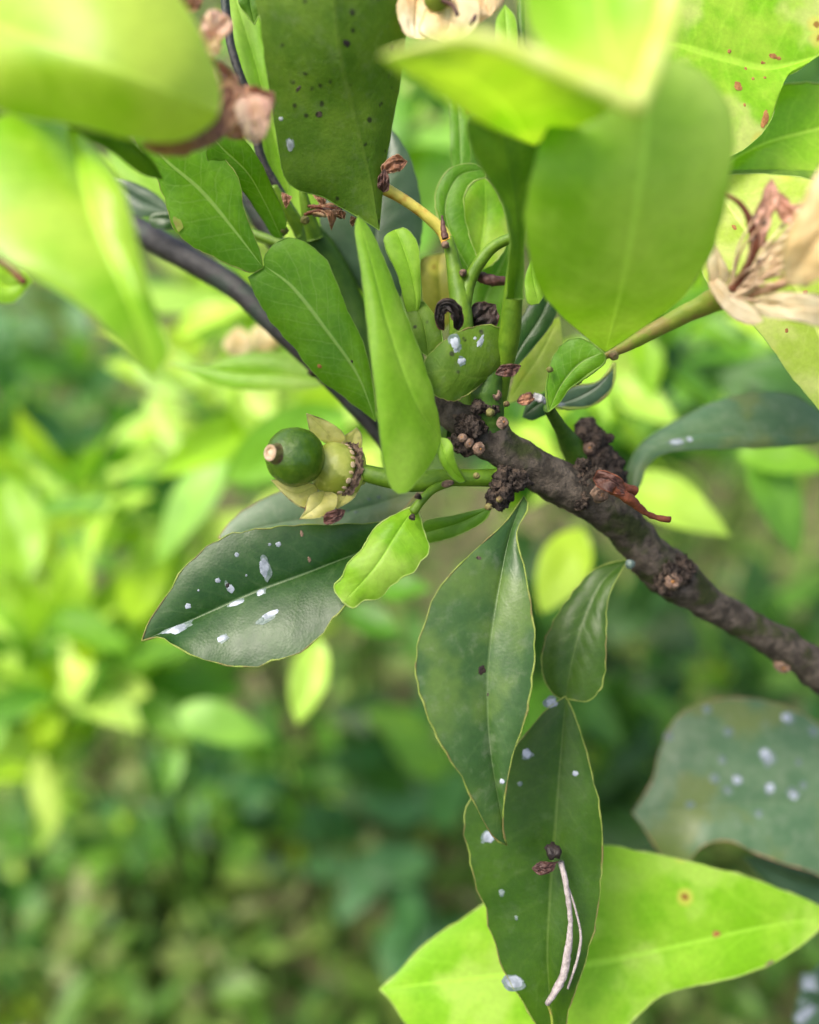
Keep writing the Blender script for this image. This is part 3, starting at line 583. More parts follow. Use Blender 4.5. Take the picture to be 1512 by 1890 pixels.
# fruit-bearing side: lower leaves
leaf(br, [(775, 985, 176), (665, 1020, 173), (560, 1060, 171), (460, 1096, 170), (350, 1146, 169), (262, 1183, 168)], [(740, 962), (670, 968), (570, 969), (500, 975), (430, 984), (386, 1005), (332, 1058), (314, 1092), (278, 1142)],
     [(720, 1052), (642, 1112), (582, 1180), (520, 1216), (440, 1231), (370, 1216), (322, 1192), (296, 1176)], 'dark_leaf', 'pale_rim', dL=-1, dR=-9, cup=1.0, rimr=.18, cren=.8, wave=.7, label='large dark glossy leaf splashed with white droplets below the young fruit',
     spots=[(488, 1047, 8, 17, .1), (514, 1005, 5), (498, 1005, 3), (437, 1024, 4), (402, 1072, 5), (427, 1085, 7, 10, .2), (421, 1080, 5, 5, 0, 'black_scrap', 'dark_speck'), (481, 1093, 8), (435, 1114, 14, 6, .2), (347, 1119, 6, 5),
            (327, 1163, 27, 11, .35), (345, 1150, 10, 8, .5, Fm, 'white_smear', .05), (409, 1179, 12, 6, .4), (502, 1132, 24, 6, .45), (480, 1146, 10, 5, .5, Fm, 'white_smear', .05), (557, 985, 3, 6, .2, 'scar', 'pink_speck'), (571, 1033, 3, 5, .2, 'scar', 'pink_speck'), (366, 1090, 2), (455, 1062, 2)])
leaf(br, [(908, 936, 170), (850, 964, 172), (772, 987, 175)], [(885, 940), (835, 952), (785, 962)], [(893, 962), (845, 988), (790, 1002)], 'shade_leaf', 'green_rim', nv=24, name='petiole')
leaf(br, [(775, 905, 184), (640, 945, 184), (520, 965, 184), (403, 992, 184)], [(700, 885), (600, 890), (530, 902), (470, 930), (430, 958)], [(720, 965), (640, 1005), (520, 1015), (440, 1005)], 'grey_leaf', 'brown_rim', dL=2, dR=-3, rimr=.12, label='pale grey-green leaf behind the young fruit',
     spots=[(681, 921, 4, 3, 0, Fm), (699, 918, 4, 3, 0, Fm), (642, 943, 4, 3, 0, Fm), (657, 945, 4, 3, 0, Fm)])
leaf(br, [(768, 932, 166), (732, 985, 163), (690, 1050, 161), (634, 1112, 162)], [(732, 948), (694, 972), (668, 1014), (641, 1042), (632, 1064), (616, 1084), (626, 1102)], [(780, 968), (792, 1013), (778, 1036), (766, 1052), (730, 1076), (700, 1104), (672, 1108), (652, 1122)], 'lime_broad', 'lime_rim', dL=1, dR=1, cup=.6, cren=.7, wave=.9, rimr=.2, label='small bright lime leaf overlapping the dark white-splashed leaf')
leaf(br, [(967, 915, 170), (942, 985, 166), (922, 1080, 163), (906, 1180, 161), (900, 1280, 160), (908, 1400, 160), (936, 1560, 162)], [(930, 967), (880, 1012), (825, 1067), (790, 1132), (769, 1207), (775, 1270), (800, 1350), (850, 1432), (886, 1502), (912, 1547)],
     [(976, 938), (954, 985), (970, 1060), (985, 1150), (986, 1230), (971, 1320), (946, 1400), (932, 1470), (929, 1530)], 'dark_leaf_mottled', 'pale_rim', dL=-3, dR=-2, cup=.7, rimr=.2, cren=.65, wave=.5, label='pointed dark leaf drooping from the branch with one black spot',
     spots=[(890, 1236, 8, 9, 0, 'black_scrap', 'dark_speck', .05), (899, 1281, 4, 4, 0, 'knob_bark', 'dark_speck', .05), (884, 1030, 5, 4, 0, 'knob_bark', 'dark_speck', .03), (927, 1442, 5)])
leaf(br, [(1160, 1032, 183), (1112, 1075, 182), (1076, 1150, 180), (1056, 1220, 179), (1044, 1290, 179)], [(1102, 1048), (1060, 1090), (1020, 1150), (1001, 1205), (1003, 1248), (1018, 1278), (1036, 1290)], [(1142, 1062), (1122, 1110), (1119, 1180), (1117, 1240), (1106, 1276), (1084, 1294), (1060, 1292)], 'long_leaf', 'pale_rim', dL=2, dR=-3, ridge=-.15, rimr=.17, label='dark winged stalk joining the long hanging leaf to the branch')
lump_at(br, 'white_spot', 1163, 1042, 178, 9, 'film_residue', .3)
leaf(br, [(1044, 1285, 179), (1035, 1400, 178), (1026, 1520, 177), (1016, 1650, 176), (1011, 1780, 175), (1026, 1935, 175)], [(1006, 1312), (950, 1380), (885, 1450), (859, 1500), (868, 1590), (896, 1682), (930, 1792), (966, 1850), (1002, 1912)],
     [(1061, 1320), (1086, 1400), (1106, 1490), (1113, 1570), (1106, 1660), (1086, 1760), (1052, 1860), (1042, 1912)], 'long_leaf', 'pale_rim', dL=1, dR=-2, cup=.7, rimr=.18, cren=.7, wave=.7, label='long hanging dark leaf carrying a grey dried thread',
     spots=[(1018, 1297, 11, 8, .3), (972, 1391, 9, 8), (1062, 1427, 6), (960, 1447, 5, 5, 0, Fm), (902, 1546, 10, 10), (926, 1648, 5, 8, 0, Fm), (953, 1694, 3, 5, 0, Fm), (949, 1812, 18, 11, .1)])
leaf(br, [(1168, 918, 190), (1173, 870, 192), (1196, 830, 194), (1250, 807, 196), (1330, 798, 198), (1420, 800, 200), (1540, 812, 202)], [(1157, 880), (1168, 840), (1200, 804), (1270, 764), (1330, 738), (1400, 724), (1472, 732), (1525, 772)],
     [(1183, 890), (1197, 857), (1232, 836), (1300, 829), (1400, 827), (1475, 822)], 'grey_leaf', 'dark_rim', dL=7, dR=-1, cup=.9, rimr=.15, label='dark bluish leaf arching away above the branch', spots=[(1250, 815, 14, 5, .15), (1272, 811, 6, 5)])

# --- right-hand leaves at the top
rs = thing('citrus_shoot', P(1640, 330, 178), 'bright lime shoot of brown-spotted leaves behind the withered blossom', 'branch')
tube(rs, 'twig', [(1660, 360, 180, 16), (1500, 330, 180, 14), (1330, 325, 180, 10), (1290, 330, 180, 8)], 'green_stem')
leaf(rs, [(1150, 60, 166), (1250, 82, 168), (1340, 108, 170), (1430, 125, 172), (1570, 85, 174)], [(1180, 210), (1262, 305), (1342, 290), (1396, 258), (1426, 215), (1434, 165), (1446, 145), (1478, 128), (1506, 104), (1540, 90)], [(1250, -70), (1350, -90), (1450, -70), (1530, 10)],
     'lime_leaf_spotted', 'lime_rim', dL=-2, dR=2, cup=.8, label='notched yellow-green leaf peppered with orange-brown scab spots',
     spots=[(1427, 104, 9, 5, -.2, 'scar_core', 'brown_spot', .04), (1437, 108, 5, 4, 0, 'scar_core', 'brown_spot', .04), (1347, 94, 4, 4, 0, 'scar_core', 'brown_spot', .04), (1363, 160, 8, 9, 0, 'scar_core', 'brown_spot', .04), (1376, 127, 3, 4, 0, 'scar_core', 'brown_spot', .04), (1390, 145, 3, 3, 0, 'scar_core', 'brown_spot', .04), (1412, 143, 3, 3, 0, 'scar_core', 'brown_spot', .04), (1408, 116, 5, 3, 0, 'scar_core', 'brown_spot', .04), (1413, 218, 6, 20, -.25, 'scar_core', 'brown_spot', .04), (1375, 193, 3, 4, 0, 'scar_core', 'brown_spot', .04)])
leaf(rs, [(1295, 332, 184), (1400, 270, 182), (1500, 240, 182), (1660, 200, 182)], [(1330, 240), (1400, 180), (1440, 157), (1512, 154), (1610, 165)], [(1380, 323), (1440, 320), (1505, 336), (1610, 290)], 'lime_leaf', 'lime_rim', cup=.7, rimr=.3, label='plain lime leaf tucked under the notched scabby leaf')
leaf(rs, [(1305, 326, 176), (1380, 430, 172), (1470, 530, 170), (1600, 830, 170)], [(1286, 450), (1318, 540), (1390, 598), (1452, 682), (1516, 760), (1560, 800)], [(1425, 322), (1525, 346), (1620, 450), (1650, 620), (1630, 760)], 'pale_leaf_spotted', 'lime_rim', cup=.8, dL=-2, dR=0, label='pale freckled leaf hanging behind the withered blossom',
     spots=[(1355, 420, 5, 6, 0, 'scar_core', 'brown_spot', .04), (1487, 540, 5, 5, 0, 'scar_core', 'brown_spot', .04), (1508, 498, 5, 5, 0, 'scar_core', 'brown_spot', .04), (1453, 610, 4, 4, 0, 'scar_core', 'brown_spot', .04)])
leaf(rs, [(936, 120, 176), (935, 60, 176), (932, 8, 177)], [(918, 90), (915, 40)], [(954, 90), (952, 35)], 'light_leaf', nv=18)
tube(rs, 'twig', [(966, 130, 178, 7), (963, 60, 178, 7), (962, -30, 178, 7)], 'dark_green_stem')

# --- lower right sprig
sp = thing('citrus_sprig', P(1640, 1660, 215), 'sprig with a wide lime leaf and a dull grey-green spotted leaf under the branch', 'branch')
tube(sp, 'twig', [(1680, 1640, 218, 14), (1600, 1668, 212, 11), (1525, 1688, 204, 7)], 'olive_stem')
leaf(sp, [(1535, 1690, 204), (1400, 1712, 200), (1250, 1747, 197), (1100, 1778, 195), (900, 1802, 194), (701, 1826, 195)], [(1505, 1668), (1400, 1626), (1280, 1592), (1185, 1572), (1100, 1560), (1000, 1590), (880, 1678), (790, 1737), (740, 1790)],
     [(1505, 1722), (1430, 1776), (1330, 1811), (1232, 1832), (1180, 1872), (1100, 1935), (950, 1965), (800, 1935), (745, 1885), (724, 1850)], 'lime_broad', 'lime_rim', dL=3, dR=-4, cup=.8, rimr=.2, ridge=-.2, wave=.5, label='wide lime green leaf spreading behind the long hanging leaf',
     spots=[(1322, 1722, 8, 8, 0, 'scar_core', 'brown_spot', .04), (1420, 1780, 12, 3, .5, 'scar', 'brown_spot', .05)])
leaf(sp, [(1640, 1490, 222), (1500, 1480, 222), (1400, 1482, 221), (1280, 1492, 221), (1168, 1500, 222)], [(1600, 1400), (1512, 1335), (1430, 1297), (1345, 1289), (1262, 1312), (1222, 1375), (1204, 1440)], [(1600, 1660), (1500, 1610), (1410, 1582), (1355, 1556), (1303, 1557), (1270, 1590), (1246, 1604), (1222, 1580), (1195, 1538)],
     'grey_leaf', 'brown_rim', dL=8, dR=-6, cup=1, rimr=.14, label='dull grey-green leaf dotted with white specks and torn along its lower edge',
     spots=[(1412, 1394, 11, 14, .2), (1453, 1326, 9, 8), (1361, 1440, 9, 7, -.4), (1423, 1455, 9, 8), (1465, 1467, 8, 8), (1473, 1406, 6, 6, 0, Fm)] + [(x, y, r, r, 0, Fm, 'white_spot', .05) for (x, y, r) in ((1345, 1351, 9), (1332, 1401, 8), (1320, 1438, 9), (1343, 1459, 9), (1399, 1501, 8), (1275, 1486, 8), (1233, 1358, 8), (1305, 1309, 8), (1500, 1349, 10), (1484, 1450, 8))])
leaf(sp, [(1600, 1655, 228), (1480, 1628, 227), (1370, 1580, 227)], [(1540, 1600), (1440, 1585)], [(1540, 1690), (1440, 1650)], 'blue_leaf', 'dark_rim', nv=24)
leaf(sp, [(1640, 1760, 236), (1540, 1830, 234), (1465, 1910, 234)], [(1540, 1765), (1495, 1800), (1470, 1850)], [(1640, 1880), (1560, 1930), (1500, 1940)], 'blue_leaf', 'dark_rim', nv=24, spots=[(1497, 1815, 15, 14), (1492, 1872, 22, 16, .4), (1480, 1850, 6, 6, 0, Fm)], label='dark leaf crusted with white residue below the lime leaf')

# --- left: slender dark stem with its leaves
tw = thing('dark_twig', P(60, 340, 214), 'smooth blackish twig curving down behind the jointed green leaf', 'branch')
tube(tw, 'stem', [(60, 340, 214, 25), (200, 398, 206, 24), (280, 440, 202, 24), (360, 485, 199, 23), (440, 535, 196, 22), (520, 612, 194, 20), (600, 690, 193, 18), (690, 790, 192, 15), (760, 880, 192, 13)], 'black_twig', n=80, seg=20, lump=.05)
leaf(tw, [(612, 708, 205), (520, 692, 212), (430, 688, 216), (305, 668, 220)], [(565, 664), (500, 650), (440, 655), (385, 672), (340, 672)], [(565, 718), (480, 721), (410, 714), (355, 690)], 'soft_leaf', 'lime_rim', label='pale green leaf below the blackish twig', cup=.6)
lump_at(tw, 'bud', 578, 686, 190, 9, 'knob_bark', .4)
leaf(tw, [(325, 400, 190), (260, 368, 190), (185, 325, 190)], [(290, 360), (240, 335)], [(300, 398), (240, 392)], 'blue_leaf', 'dark_rim', nv=22)
leaf(tw, [(345, 412, 186), (305, 402, 186), (274, 404, 186)], [(320, 392), (285, 392)], [(320, 422), (285, 420)], 'dark_leaf', 'dark_rim', nv=18)
tube(tw, 'twig', [(380, 395, 192, 9), (450, 425, 188, 9), (530, 455, 186, 9)], 'green_stem')
leaf(tw, [(330, 395, 250), (270, 330, 250), (200, 270, 252)], [(290, 390), (220, 330)], [(310, 320), (250, 270)], 'light_leaf', nv=18)
thin = thing('thin_twig', P(410, -60, 172), 'thin grey-green twig running down beside the pink dried petals', 'branch')
tube(thin, 'stem', [(410, -60, 172, 8), (422, 60, 173, 8), (440, 130, 174, 8), (464, 195, 176, 8), (480, 285, 178, 8), (512, 345, 180, 8), (545, 400, 182, 9)], 'black_twig', n=50, lump=.06)
tube(thin, 'stem', [(405, 250, 194, 16), (442, 325, 195, 18), (470, 385, 196, 18), (505, 440, 197, 18), (560, 520, 198, 16)], 'black_twig', n=30, lump=.06)

# --- near lime leaf at the left
ls = thing('lime_shoot', P(-150, 150, 132), 'shoot carrying a large drooping lime leaf and a bulging oval one', 'branch')
tube(ls, 'stem', [(-200, 120, 140, 16), (-40, 190, 134, 13), (80, 232, 131, 9), (150, 236, 130, 8), (200, 248, 130, 7)], 'green_stem')
leaf(ls, [(135, 232, 131), (150, 330, 122), (190, 450, 117), (240, 560, 115), (286, 698, 117)], [(40, 205), (-60, 260), (-80, 360), (0, 468), (70, 516), (140, 558), (202, 612), (252, 672)], [(190, 290), (226, 350), (248, 420), (270, 510), (293, 590), (312, 640), (306, 668)], 'lime_leaf', 'lime_rim', dL=-3, dR=0.5, cup=1.0, ridge=.1, wave=.6, label='large drooping lime leaf, close and blurred, tapering to a point')
leaf(ls, [(110, 235, 134), (170, 238, 136), (250, 275, 142), (300, 330, 150)], [(150, 228), (220, 245), (275, 290)], [(140, 250), (200, 275), (260, 320)], 'shade_leaf', 'green_rim', nv=22, name='petiole')
leaf(ls, [(-40, 470, 140), (5, 525, 141), (60, 520, 142)], [(-30, 540), (20, 560)], [(0, 490), (40, 500)], 'lime_leaf', 'lime_rim', nv=18)
tube(ls, 'withered_tip', [(0, 480, 139, 6), (25, 500, 139, 7), (45, 522, 139, 6)], 'red_bark')
# ------------------------------------------------------------------ FRUITS
leaf(ls, [(-190, -40, 130), (0, 48, 117), (150, 105, 112), (290, 160, 114), (404, 208, 121)], [(-120, -170), (60, -210), (200, -160), (300, -50), (366, 50), (400, 135), (408, 180)], [(-140, 120), (0, 203), (130, 230), (220, 252), (300, 264), (355, 251), (394, 226)],
     'near_leaf', 'lime_rim', dL=8, dR=9, cup=2.0, ridge=.05, quilt=.03, wave=.4, cren=.2, label='broad bulging oval lime leaf, close and blurred, with dried petals at its tip')
yf = thing('young_fruit', P(612, 862, 168), 'tiny round dark green fruit with a pale style stub inside its yellow calyx', 'fruit')
R = px(55, 164); fcn = P(545, 843, 163); A = (RIGHT*-.56+UP*.05-FWD*.83).normalized(); AX = (RIGHT*-.76+UP*.22-FWD*.60).normalized()
lathe(yf, 'berry', fcn, AX, [(R*.99*math.cos(math.pi*i/24)*-1, R*1.0*math.sin(math.pi*i/24)) for i in range(25)], 'fruit_skin', seg=48, lump=.00022, ls=260)
sty = lathe(yf, 'style_stub', fcn, A, [(R*.80, R*.42), (R*.95, R*.33), (R*1.05, R*.30), (R*1.16, R*.295), (R*1.21, R*.27)], 'bud', seg=28, lump=.00004, ls=900)
lathe(sty, 'style_scar', fcn, A, [(R*1.20, R*.275), (R*1.235, R*.24), (R*1.225, R*.17), (R*1.17, R*.13)], 'pith_ring', seg=28)
lathe(sty, 'style_core', fcn, A, [(R*1.165, R*.135), (R*1.20, R*.09), (R*1.21, 0)], 'cut_pith', seg=16)
dc = fcn-AX*R*1.62
DX = AX
disc = lathe(yf, 'nectar_disc', dc, DX, [(R*.9, R*.45), (R*.62, R*.56), (R*.54, R*.74), (R*.38, R*.86), (R*.12, R*.92), (-R*.12, R*.93), (-R*.25, R*.88), (-R*.5, R*.5), (-R*.8, R*.3), (-R*.8, 0)], 'disc_flesh', seg=44, lump=.00012, ls=420)
x_ = DX.cross(UP).normalized(); y_ = DX.cross(x_)
for k in range(22):
    a = 2*math.pi*k/22+.1+.05*math.sin(k*7); dv = x_*math.cos(a)+y_*math.sin(a); c = dc-DX*R*.10+dv*R*.93; t_ = DX.cross(dv)
    V = []; fcs = []
    for i in range(7):
        for j in range(8):
            th = math.pi*i/6; p = 2*math.pi*j/8
            V.append(c+t_*math.sin(th)*math.cos(p)*R*.09*(1+.3*math.sin(k*3))+DX*math.sin(th)*math.sin(p)*R*.11+dv*math.cos(th)*R*.028)
    for i in range(6):
        for j in range(8): q = i*8+j; e = i*8+(j+1) % 8; fcs.append((q, e, e+8, q+8))
    obj('stamen_scar', V, fcs, 'pith_ring', disc)
# shrivelled ring behind the scars
V = []; fcs = []; K = 90
for k in range(K):
    a = 2*math.pi*k/K; dv = x_*math.cos(a)+y_*math.sin(a)
    for j in range(6):
        z = -R*(.19+.05*j+.06*noise.noise(Vector((k*.3, 2, 2)))); rr = R*(.95+.02*j+.16*noise.fractal(Vector((k*.4, j*.6, 4)), .7, 2.1, 3))
        V.append(dc+DX*z+dv*rr)
for k in range(K):
    for j in range(5): a = k*6+j; b = ((k+1) % K)*6+j; fcs.append((a, b, b+1, a+1))
obj('withered_ring', V, fcs, 'scar', yf)
lathe(yf, 'calyx_cup', dc, DX, [(-R*.42, R*.98), (-R*.6, R*.98), (-R*.75, R*.75), (-R*1.0, R*.4), (-R*1.25, R*.26)], 'disc_flesh', seg=36, lump=.0001)
SD = 171
for (m_, l_, r_, dl, lab) in (([(618, 822, SD+1), (600, 795, SD), (566, 763, SD-2)], [(596, 815), (574, 797), (569, 780)], [(637, 812), (628, 793), (603, 777)], 1, None),
                         ([(645, 842, SD+2), (650, 815, SD+2), (658, 790, SD+1)], [(630, 822), (637, 805), (648, 797)], [(660, 842), (668, 818), (666, 800)], 1, None),
                         ([(655, 862, SD), (650, 895, SD-3), (622, 940, SD-5)], [(640, 880), (630, 905), (616, 925)], [(666, 872), (666, 895), (652, 920)], -1, 'bright yellow sepal'),
                         ([(600, 905, SD-4), (590, 930, SD-7), (553, 958, SD-8)], [(575, 912), (566, 930), (562, 945)], [(622, 915), (618, 938), (590, 955)], -1, None),
                         ([(585, 895, SD-3), (545, 910, SD-6), (500, 886, SD-8)], [(560, 890), (530, 890), (510, 886)], [(585, 915), (566, 938), (535, 922)], -1, None)):
    s = leaf(yf, m_, l_, r_, 'sepal', 'sepal_rim', name='sepal', nv=26, cup=.4, rimr=.12, ridge=0, quilt=.04, wave=.3, cren=.15)
    if lab: s['label'] = lab
# ------------------------------------------------------------------ WITHERED BLOSSOMS AND SCRAPS
wf = thing('withered_blossom', P(1335, 545, 152), 'withered pale blossom with curled pinkish petals on an olive stalk', 'flower')
leaf(wf, [(1335, 548, 150), (1330, 510, 148), (1320, 450, 147)], [(1315, 530), (1306, 485)], [(1352, 530), (1343, 495)], 'cream_petal', 'sepal_rim', name='sepal', nv=22)
leaf(wf, [(1308, 500, 149), (1325, 535, 147), (1360, 568, 145), (1410, 592, 144)], [(1312, 535), (1345, 580), (1385, 600)], [(1330, 515), (1362, 545), (1395, 570)], 'cream_petal', 'sepal_rim', name='sepal', nv=28, cup=.8)
lathe(wf, 'calyx_cup', P(1345, 540, 151), (RIGHT*.86+UP*.4-FWD*.3), [(-.003, .0012), (-.0015, .0026), (.0005, .0034), (.002, .0036), (.0021, .003), (.0005, .002), (0, 0)], 'olive_stem', seg=24, lump=.0003)
for (pts, m_) in (([(1350, 535, 146, 7), (1384, 485, 144, 8), (1391, 435, 143, 8), (1372, 382, 142, 5), (1338, 357, 142, 3)], 'red_bark'), ([(1352, 540, 147, 5), (1395, 500, 145, 6), (1412, 460, 144, 5), (1400, 410, 144, 4)], 'brown_rim'),
                  ([(1365, 545, 147, 5), (1420, 505, 142, 5), (1470, 485, 139, 5), (1530, 478, 137, 4)], 'pith_ring'), ([(1360, 540, 146, 4), (1405, 490, 143, 4), (1440, 440, 142, 4), (1475, 400, 141, 3)], 'pith_ring'), ([(1370, 550, 147, 8), (1430, 530, 142, 9), (1480, 505, 139, 8), (1540, 495, 138, 7)], 'brown_rim')):
    tube(wf, 'stamen', pts, m_, lump=.2, lumpscale=900)
for (m_, l_, r_, mt, cr_) in (([(1355, 535, 147), (1400, 490, 143), (1440, 455, 141), (1468, 430, 140)], [(1370, 505), (1420, 455), (1450, 430)], [(1375, 548), (1430, 500), (1465, 460)], 'cream_petal', .5),
                         ([(1372, 560, 147), (1420, 562, 142), (1480, 565, 139), (1560, 575, 137)], [(1410, 545), (1465, 540), (1530, 548)], [(1405, 582), (1465, 592), (1530, 602)], 'cream_petal', .4),
                         ([(1395, 470, 144), (1405, 420, 143), (1412, 380, 142), (1425, 330, 142)], [(1385, 440), (1392, 395), (1410, 350)], [(1412, 440), (1425, 400), (1436, 355)], 'pink_petal', 1.0),
                         ([(1425, 350, 142), (1450, 385, 142), (1480, 400, 141), (1500, 385, 141)], [(1428, 380), (1455, 415), (1485, 415)], [(1445, 360), (1470, 380), (1490, 372)], 'pink_petal', 1.0),
                         ([(1400, 500, 145), (1425, 480, 144), (1445, 440, 143)], [(1400, 475), (1425, 445)], [(1425, 495), (1445, 465)], 'olive_leaf', .5),
                         ([(1440, 520, 141), (1490, 500, 139), (1550, 460, 138)], [(1450, 490), (1500, 470)], [(1470, 525), (1520, 500)], 'olive_leaf', .5),
                         ([(1450, 520, 132), (1500, 450, 127), (1545, 380, 125), (1590, 290, 125)], [(1445, 460), (1480, 375), (1525, 300)], [(1490, 525), (1560, 480), (1620, 390)], 'peach_petal', .5)):
    leaf(wf, m_, l_, r_, mt, 'brown_rim' if mt == 'pink_petal' else 'sepal_rim', name='petal', nv=26, cup=.8, crumple=cr_, rimr=.12)
fr_ = random.Random(5)
for k in range(13):
    a = math.radians(fr_.uniform(-5, 75)); L_ = fr_.uniform(70, 150); x0, y0 = 1352+fr_.uniform(-8, 12), 540+fr_.uniform(-14, 14); x1, y1 = x0+math.cos(a)*L_, y0-math.sin(a)*L_; q = fr_.uniform(-14, 14)
    st = tube(wf, 'stamen', [(x0, y0, 146, 2.6), ((x0+x1)/2+q, (y0+y1)/2+q, 143, 2.2), (x1, y1, 141, 1.8)], fr_.choice(['pith_ring', 'brown_rim', 'cut_pith']), seg=7, n=14)
    tube(st, 'anther', [(x1-4, y1+4, 141, 2.5), (x1, y1, 141, 4.2), (x1+5, y1-4, 141, 2)], fr_.choice(['brown_rim', 'scar']), seg=7, n=8, lump=.4, lumpscale=1200)
pb = thing('dried_blossom', P(420, 250, 140), 'crumpled pink-brown dried petals clinging to the tip of the bulging oval leaf', 'flower')
for (m_, l_, r_, mt, cr_) in (([(258, 268, 130), (300, 270, 130), (360, 255, 131), (410, 215, 134), (432, 165, 137)], [(290, 255), (350, 232), (395, 190), (415, 160)], [(290, 285), (340, 288), (400, 262), (440, 215)], 'brown_petal', 1.0),
                         ([(400, 160, 138), (430, 175, 137), (470, 175, 137), (508, 185, 138)], [(420, 150), (465, 160), (500, 165)], [(415, 195), (450, 210), (495, 215)], 'pink_petal', 1.0),
                         ([(450, 170, 136), (462, 205, 135), (470, 240, 135), (473, 265, 136)], [(432, 190), (440, 225), (455, 255)], [(495, 180), (498, 215), (490, 250)], 'petal', .5),
                         ([(405, 210, 138), (425, 200, 137), (440, 230, 137), (450, 255, 138)], [(405, 235), (425, 255)], [(440, 205), (460, 235)], 'pink_petal', .6),
                         ([(360, 90, 140), (385, 70, 139), (408, 45, 139), (426, 35, 139)], [(365, 60), (380, 30), (400, 18)], [(385, 95), (415, 75), (428, 55)], 'petal', .9),
                         ([(370, 100, 140), (385, 95, 139), (410, 85, 139)], [(380, 80), (400, 70)], [(385, 112), (405, 100)], 'cream_petal', .6),
                         ([(375, 95, 143), (390, 120, 143), (415, 130, 143), (440, 160, 143)], [(385, 110), (410, 118), (438, 140)], [(380, 130), (400, 150), (420, 170)], 'pink_petal', .8),
                         ([(320, -10, 142), (345, 5, 142), (375, 0, 142)], [(330, -25), (360, -20)], [(330, 15), (360, 20)], 'brown_petal', .8)):
    leaf(pb, m_, l_, r_, mt, 'brown_rim', name='petal', nv=26, cup=.8, crumple=cr_, rimr=.14)
tube(pb, 'stalk', [(395, 40, 142, 4), (392, 100, 142, 4), (405, 160, 139, 5), (420, 200, 138, 5)], 'brown_rim')
tf = thing('fading_blossom', P(800, -40, 156), 'cream and orange fading blossom at the top beside the speckled underside leaf', 'flower')
for (m_, l_, r_, mt) in (([(790, -60, 154), (770, 0, 152), (765, 70, 152)], [(735, -20), (735, 30), (748, 62)], [(800, 0), (800, 45), (785, 72)], 'cream_petal'), ([(800, -50, 152), (830, 20, 150), (820, 78, 150)], [(790, 10), (775, 60)], [(880, 0), (880, 45), (850, 75)], 'peach_petal'),
                         ([(850, -50, 152), (890, -10, 151), (905, 30, 151)], [(840, 0), (870, 45)], [(920, -40), (930, 0)], 'cream_petal')):
    leaf(tf, m_, l_, r_, mt, 'sepal_rim', name='petal', nv=24, cup=1.2, crumple=.3)
lump_at(tf, 'ovary', 808, -6, 149, 26, 'olive_stem', .2)
for pts in ([(815, 0, 147, 4), (835, 10, 147, 4), (845, 28, 147, 4)], [(868, 45, 148, 3), (875, 35, 148, 4), (878, 28, 148, 3)]): tube(tf, 'stamen', pts, 'dead_scrap')
bb = thing('budding_blossom', P(480, 655, 260), 'two blurred yellow-cream flower cups behind the blackish twig', 'flower')
for (x, y) in ((440, 632), (487, 622)):
    leaf(bb, [(x, y+32, 250), (x, y, 248), (x, y-32, 248)], [(x-26, y+15), (x-26, y-8)], [(x+26, y+15), (x+26, y-8)], 'peach_petal', 'lime_rim', name='petal', nv=18, rimr=.5, cup=1.5)
    leaf(bb, [(x+4, y+36, 252), (x+12, y+8, 252), (x+18, y-18, 252)], [(x-10, y+15), (x-4, y-8)], [(x+36, y+15), (x+34, y-8)], 'light_leaf', 'lime_rim', name='sepal', nv=18, rimr=.5)
# withered remains on the stalks
w1 = thing('withered_flower_end', P(712, 345, 166), 'brown shrivelled flower end on the yellow stalk', 'dried flower')
leaf(w1, [(706, 322, 164), (728, 300, 163), (752, 298, 164)], [(706, 305), (728, 286)], [(722, 318), (742, 312)], 'brown_petal', 'brown_rim', name='petal', nv=22, crumple=.9, cup=.5)
leaf(w1, [(708, 355, 164), (706, 335, 163), (710, 312, 163)], [(698, 345), (700, 325)], [(718, 350), (718, 330)], 'dead_scrap', 'dead_scrap', name='petal', nv=18, crumple=.6)
w2 = thing('withered_stamens', P(560, 390, 175), 'tangle of brown withered stamens under the speckled underside leaf', 'dried flower')
for k in range(16):
    x0, y0 = 560+rnd.uniform(0, 25), 390+rnd.uniform(-12, 12); x1, y1 = x0+rnd.uniform(25, 60), y0+rnd.uniform(-6, 14)
    tube(w2, 'stamen', [(x0, y0, 173, 2.5), ((x0+x1)/2, (y0+y1)/2+rnd.uniform(-6, 6), 172, 3.5), (x1, y1, 172, 3)], rnd.choice(['brown_rim', 'dead_scrap', 'red_bark', 'scar']), seg=7, lump=.3, lumpscale=900)
for (a, b, c) in (((592, 388, 171), (612, 395, 170), (612, 425, 171)), ((575, 355, 173), (592, 365, 172), (598, 385, 172)), ((612, 390, 171), (628, 392, 171), (636, 405, 171)), ((648, 398, 170), (655, 408, 170), (650, 418, 170)), ((520, 355, 175), (530, 365, 174), (528, 385, 174))):
    leaf(w2, [a, b, c], [(b[0]-9, b[1]+2)], [(b[0]+9, b[1]-2)], 'brown_petal', 'brown_rim', name='petal', nv=16, crumple=.8, rimr=.1)
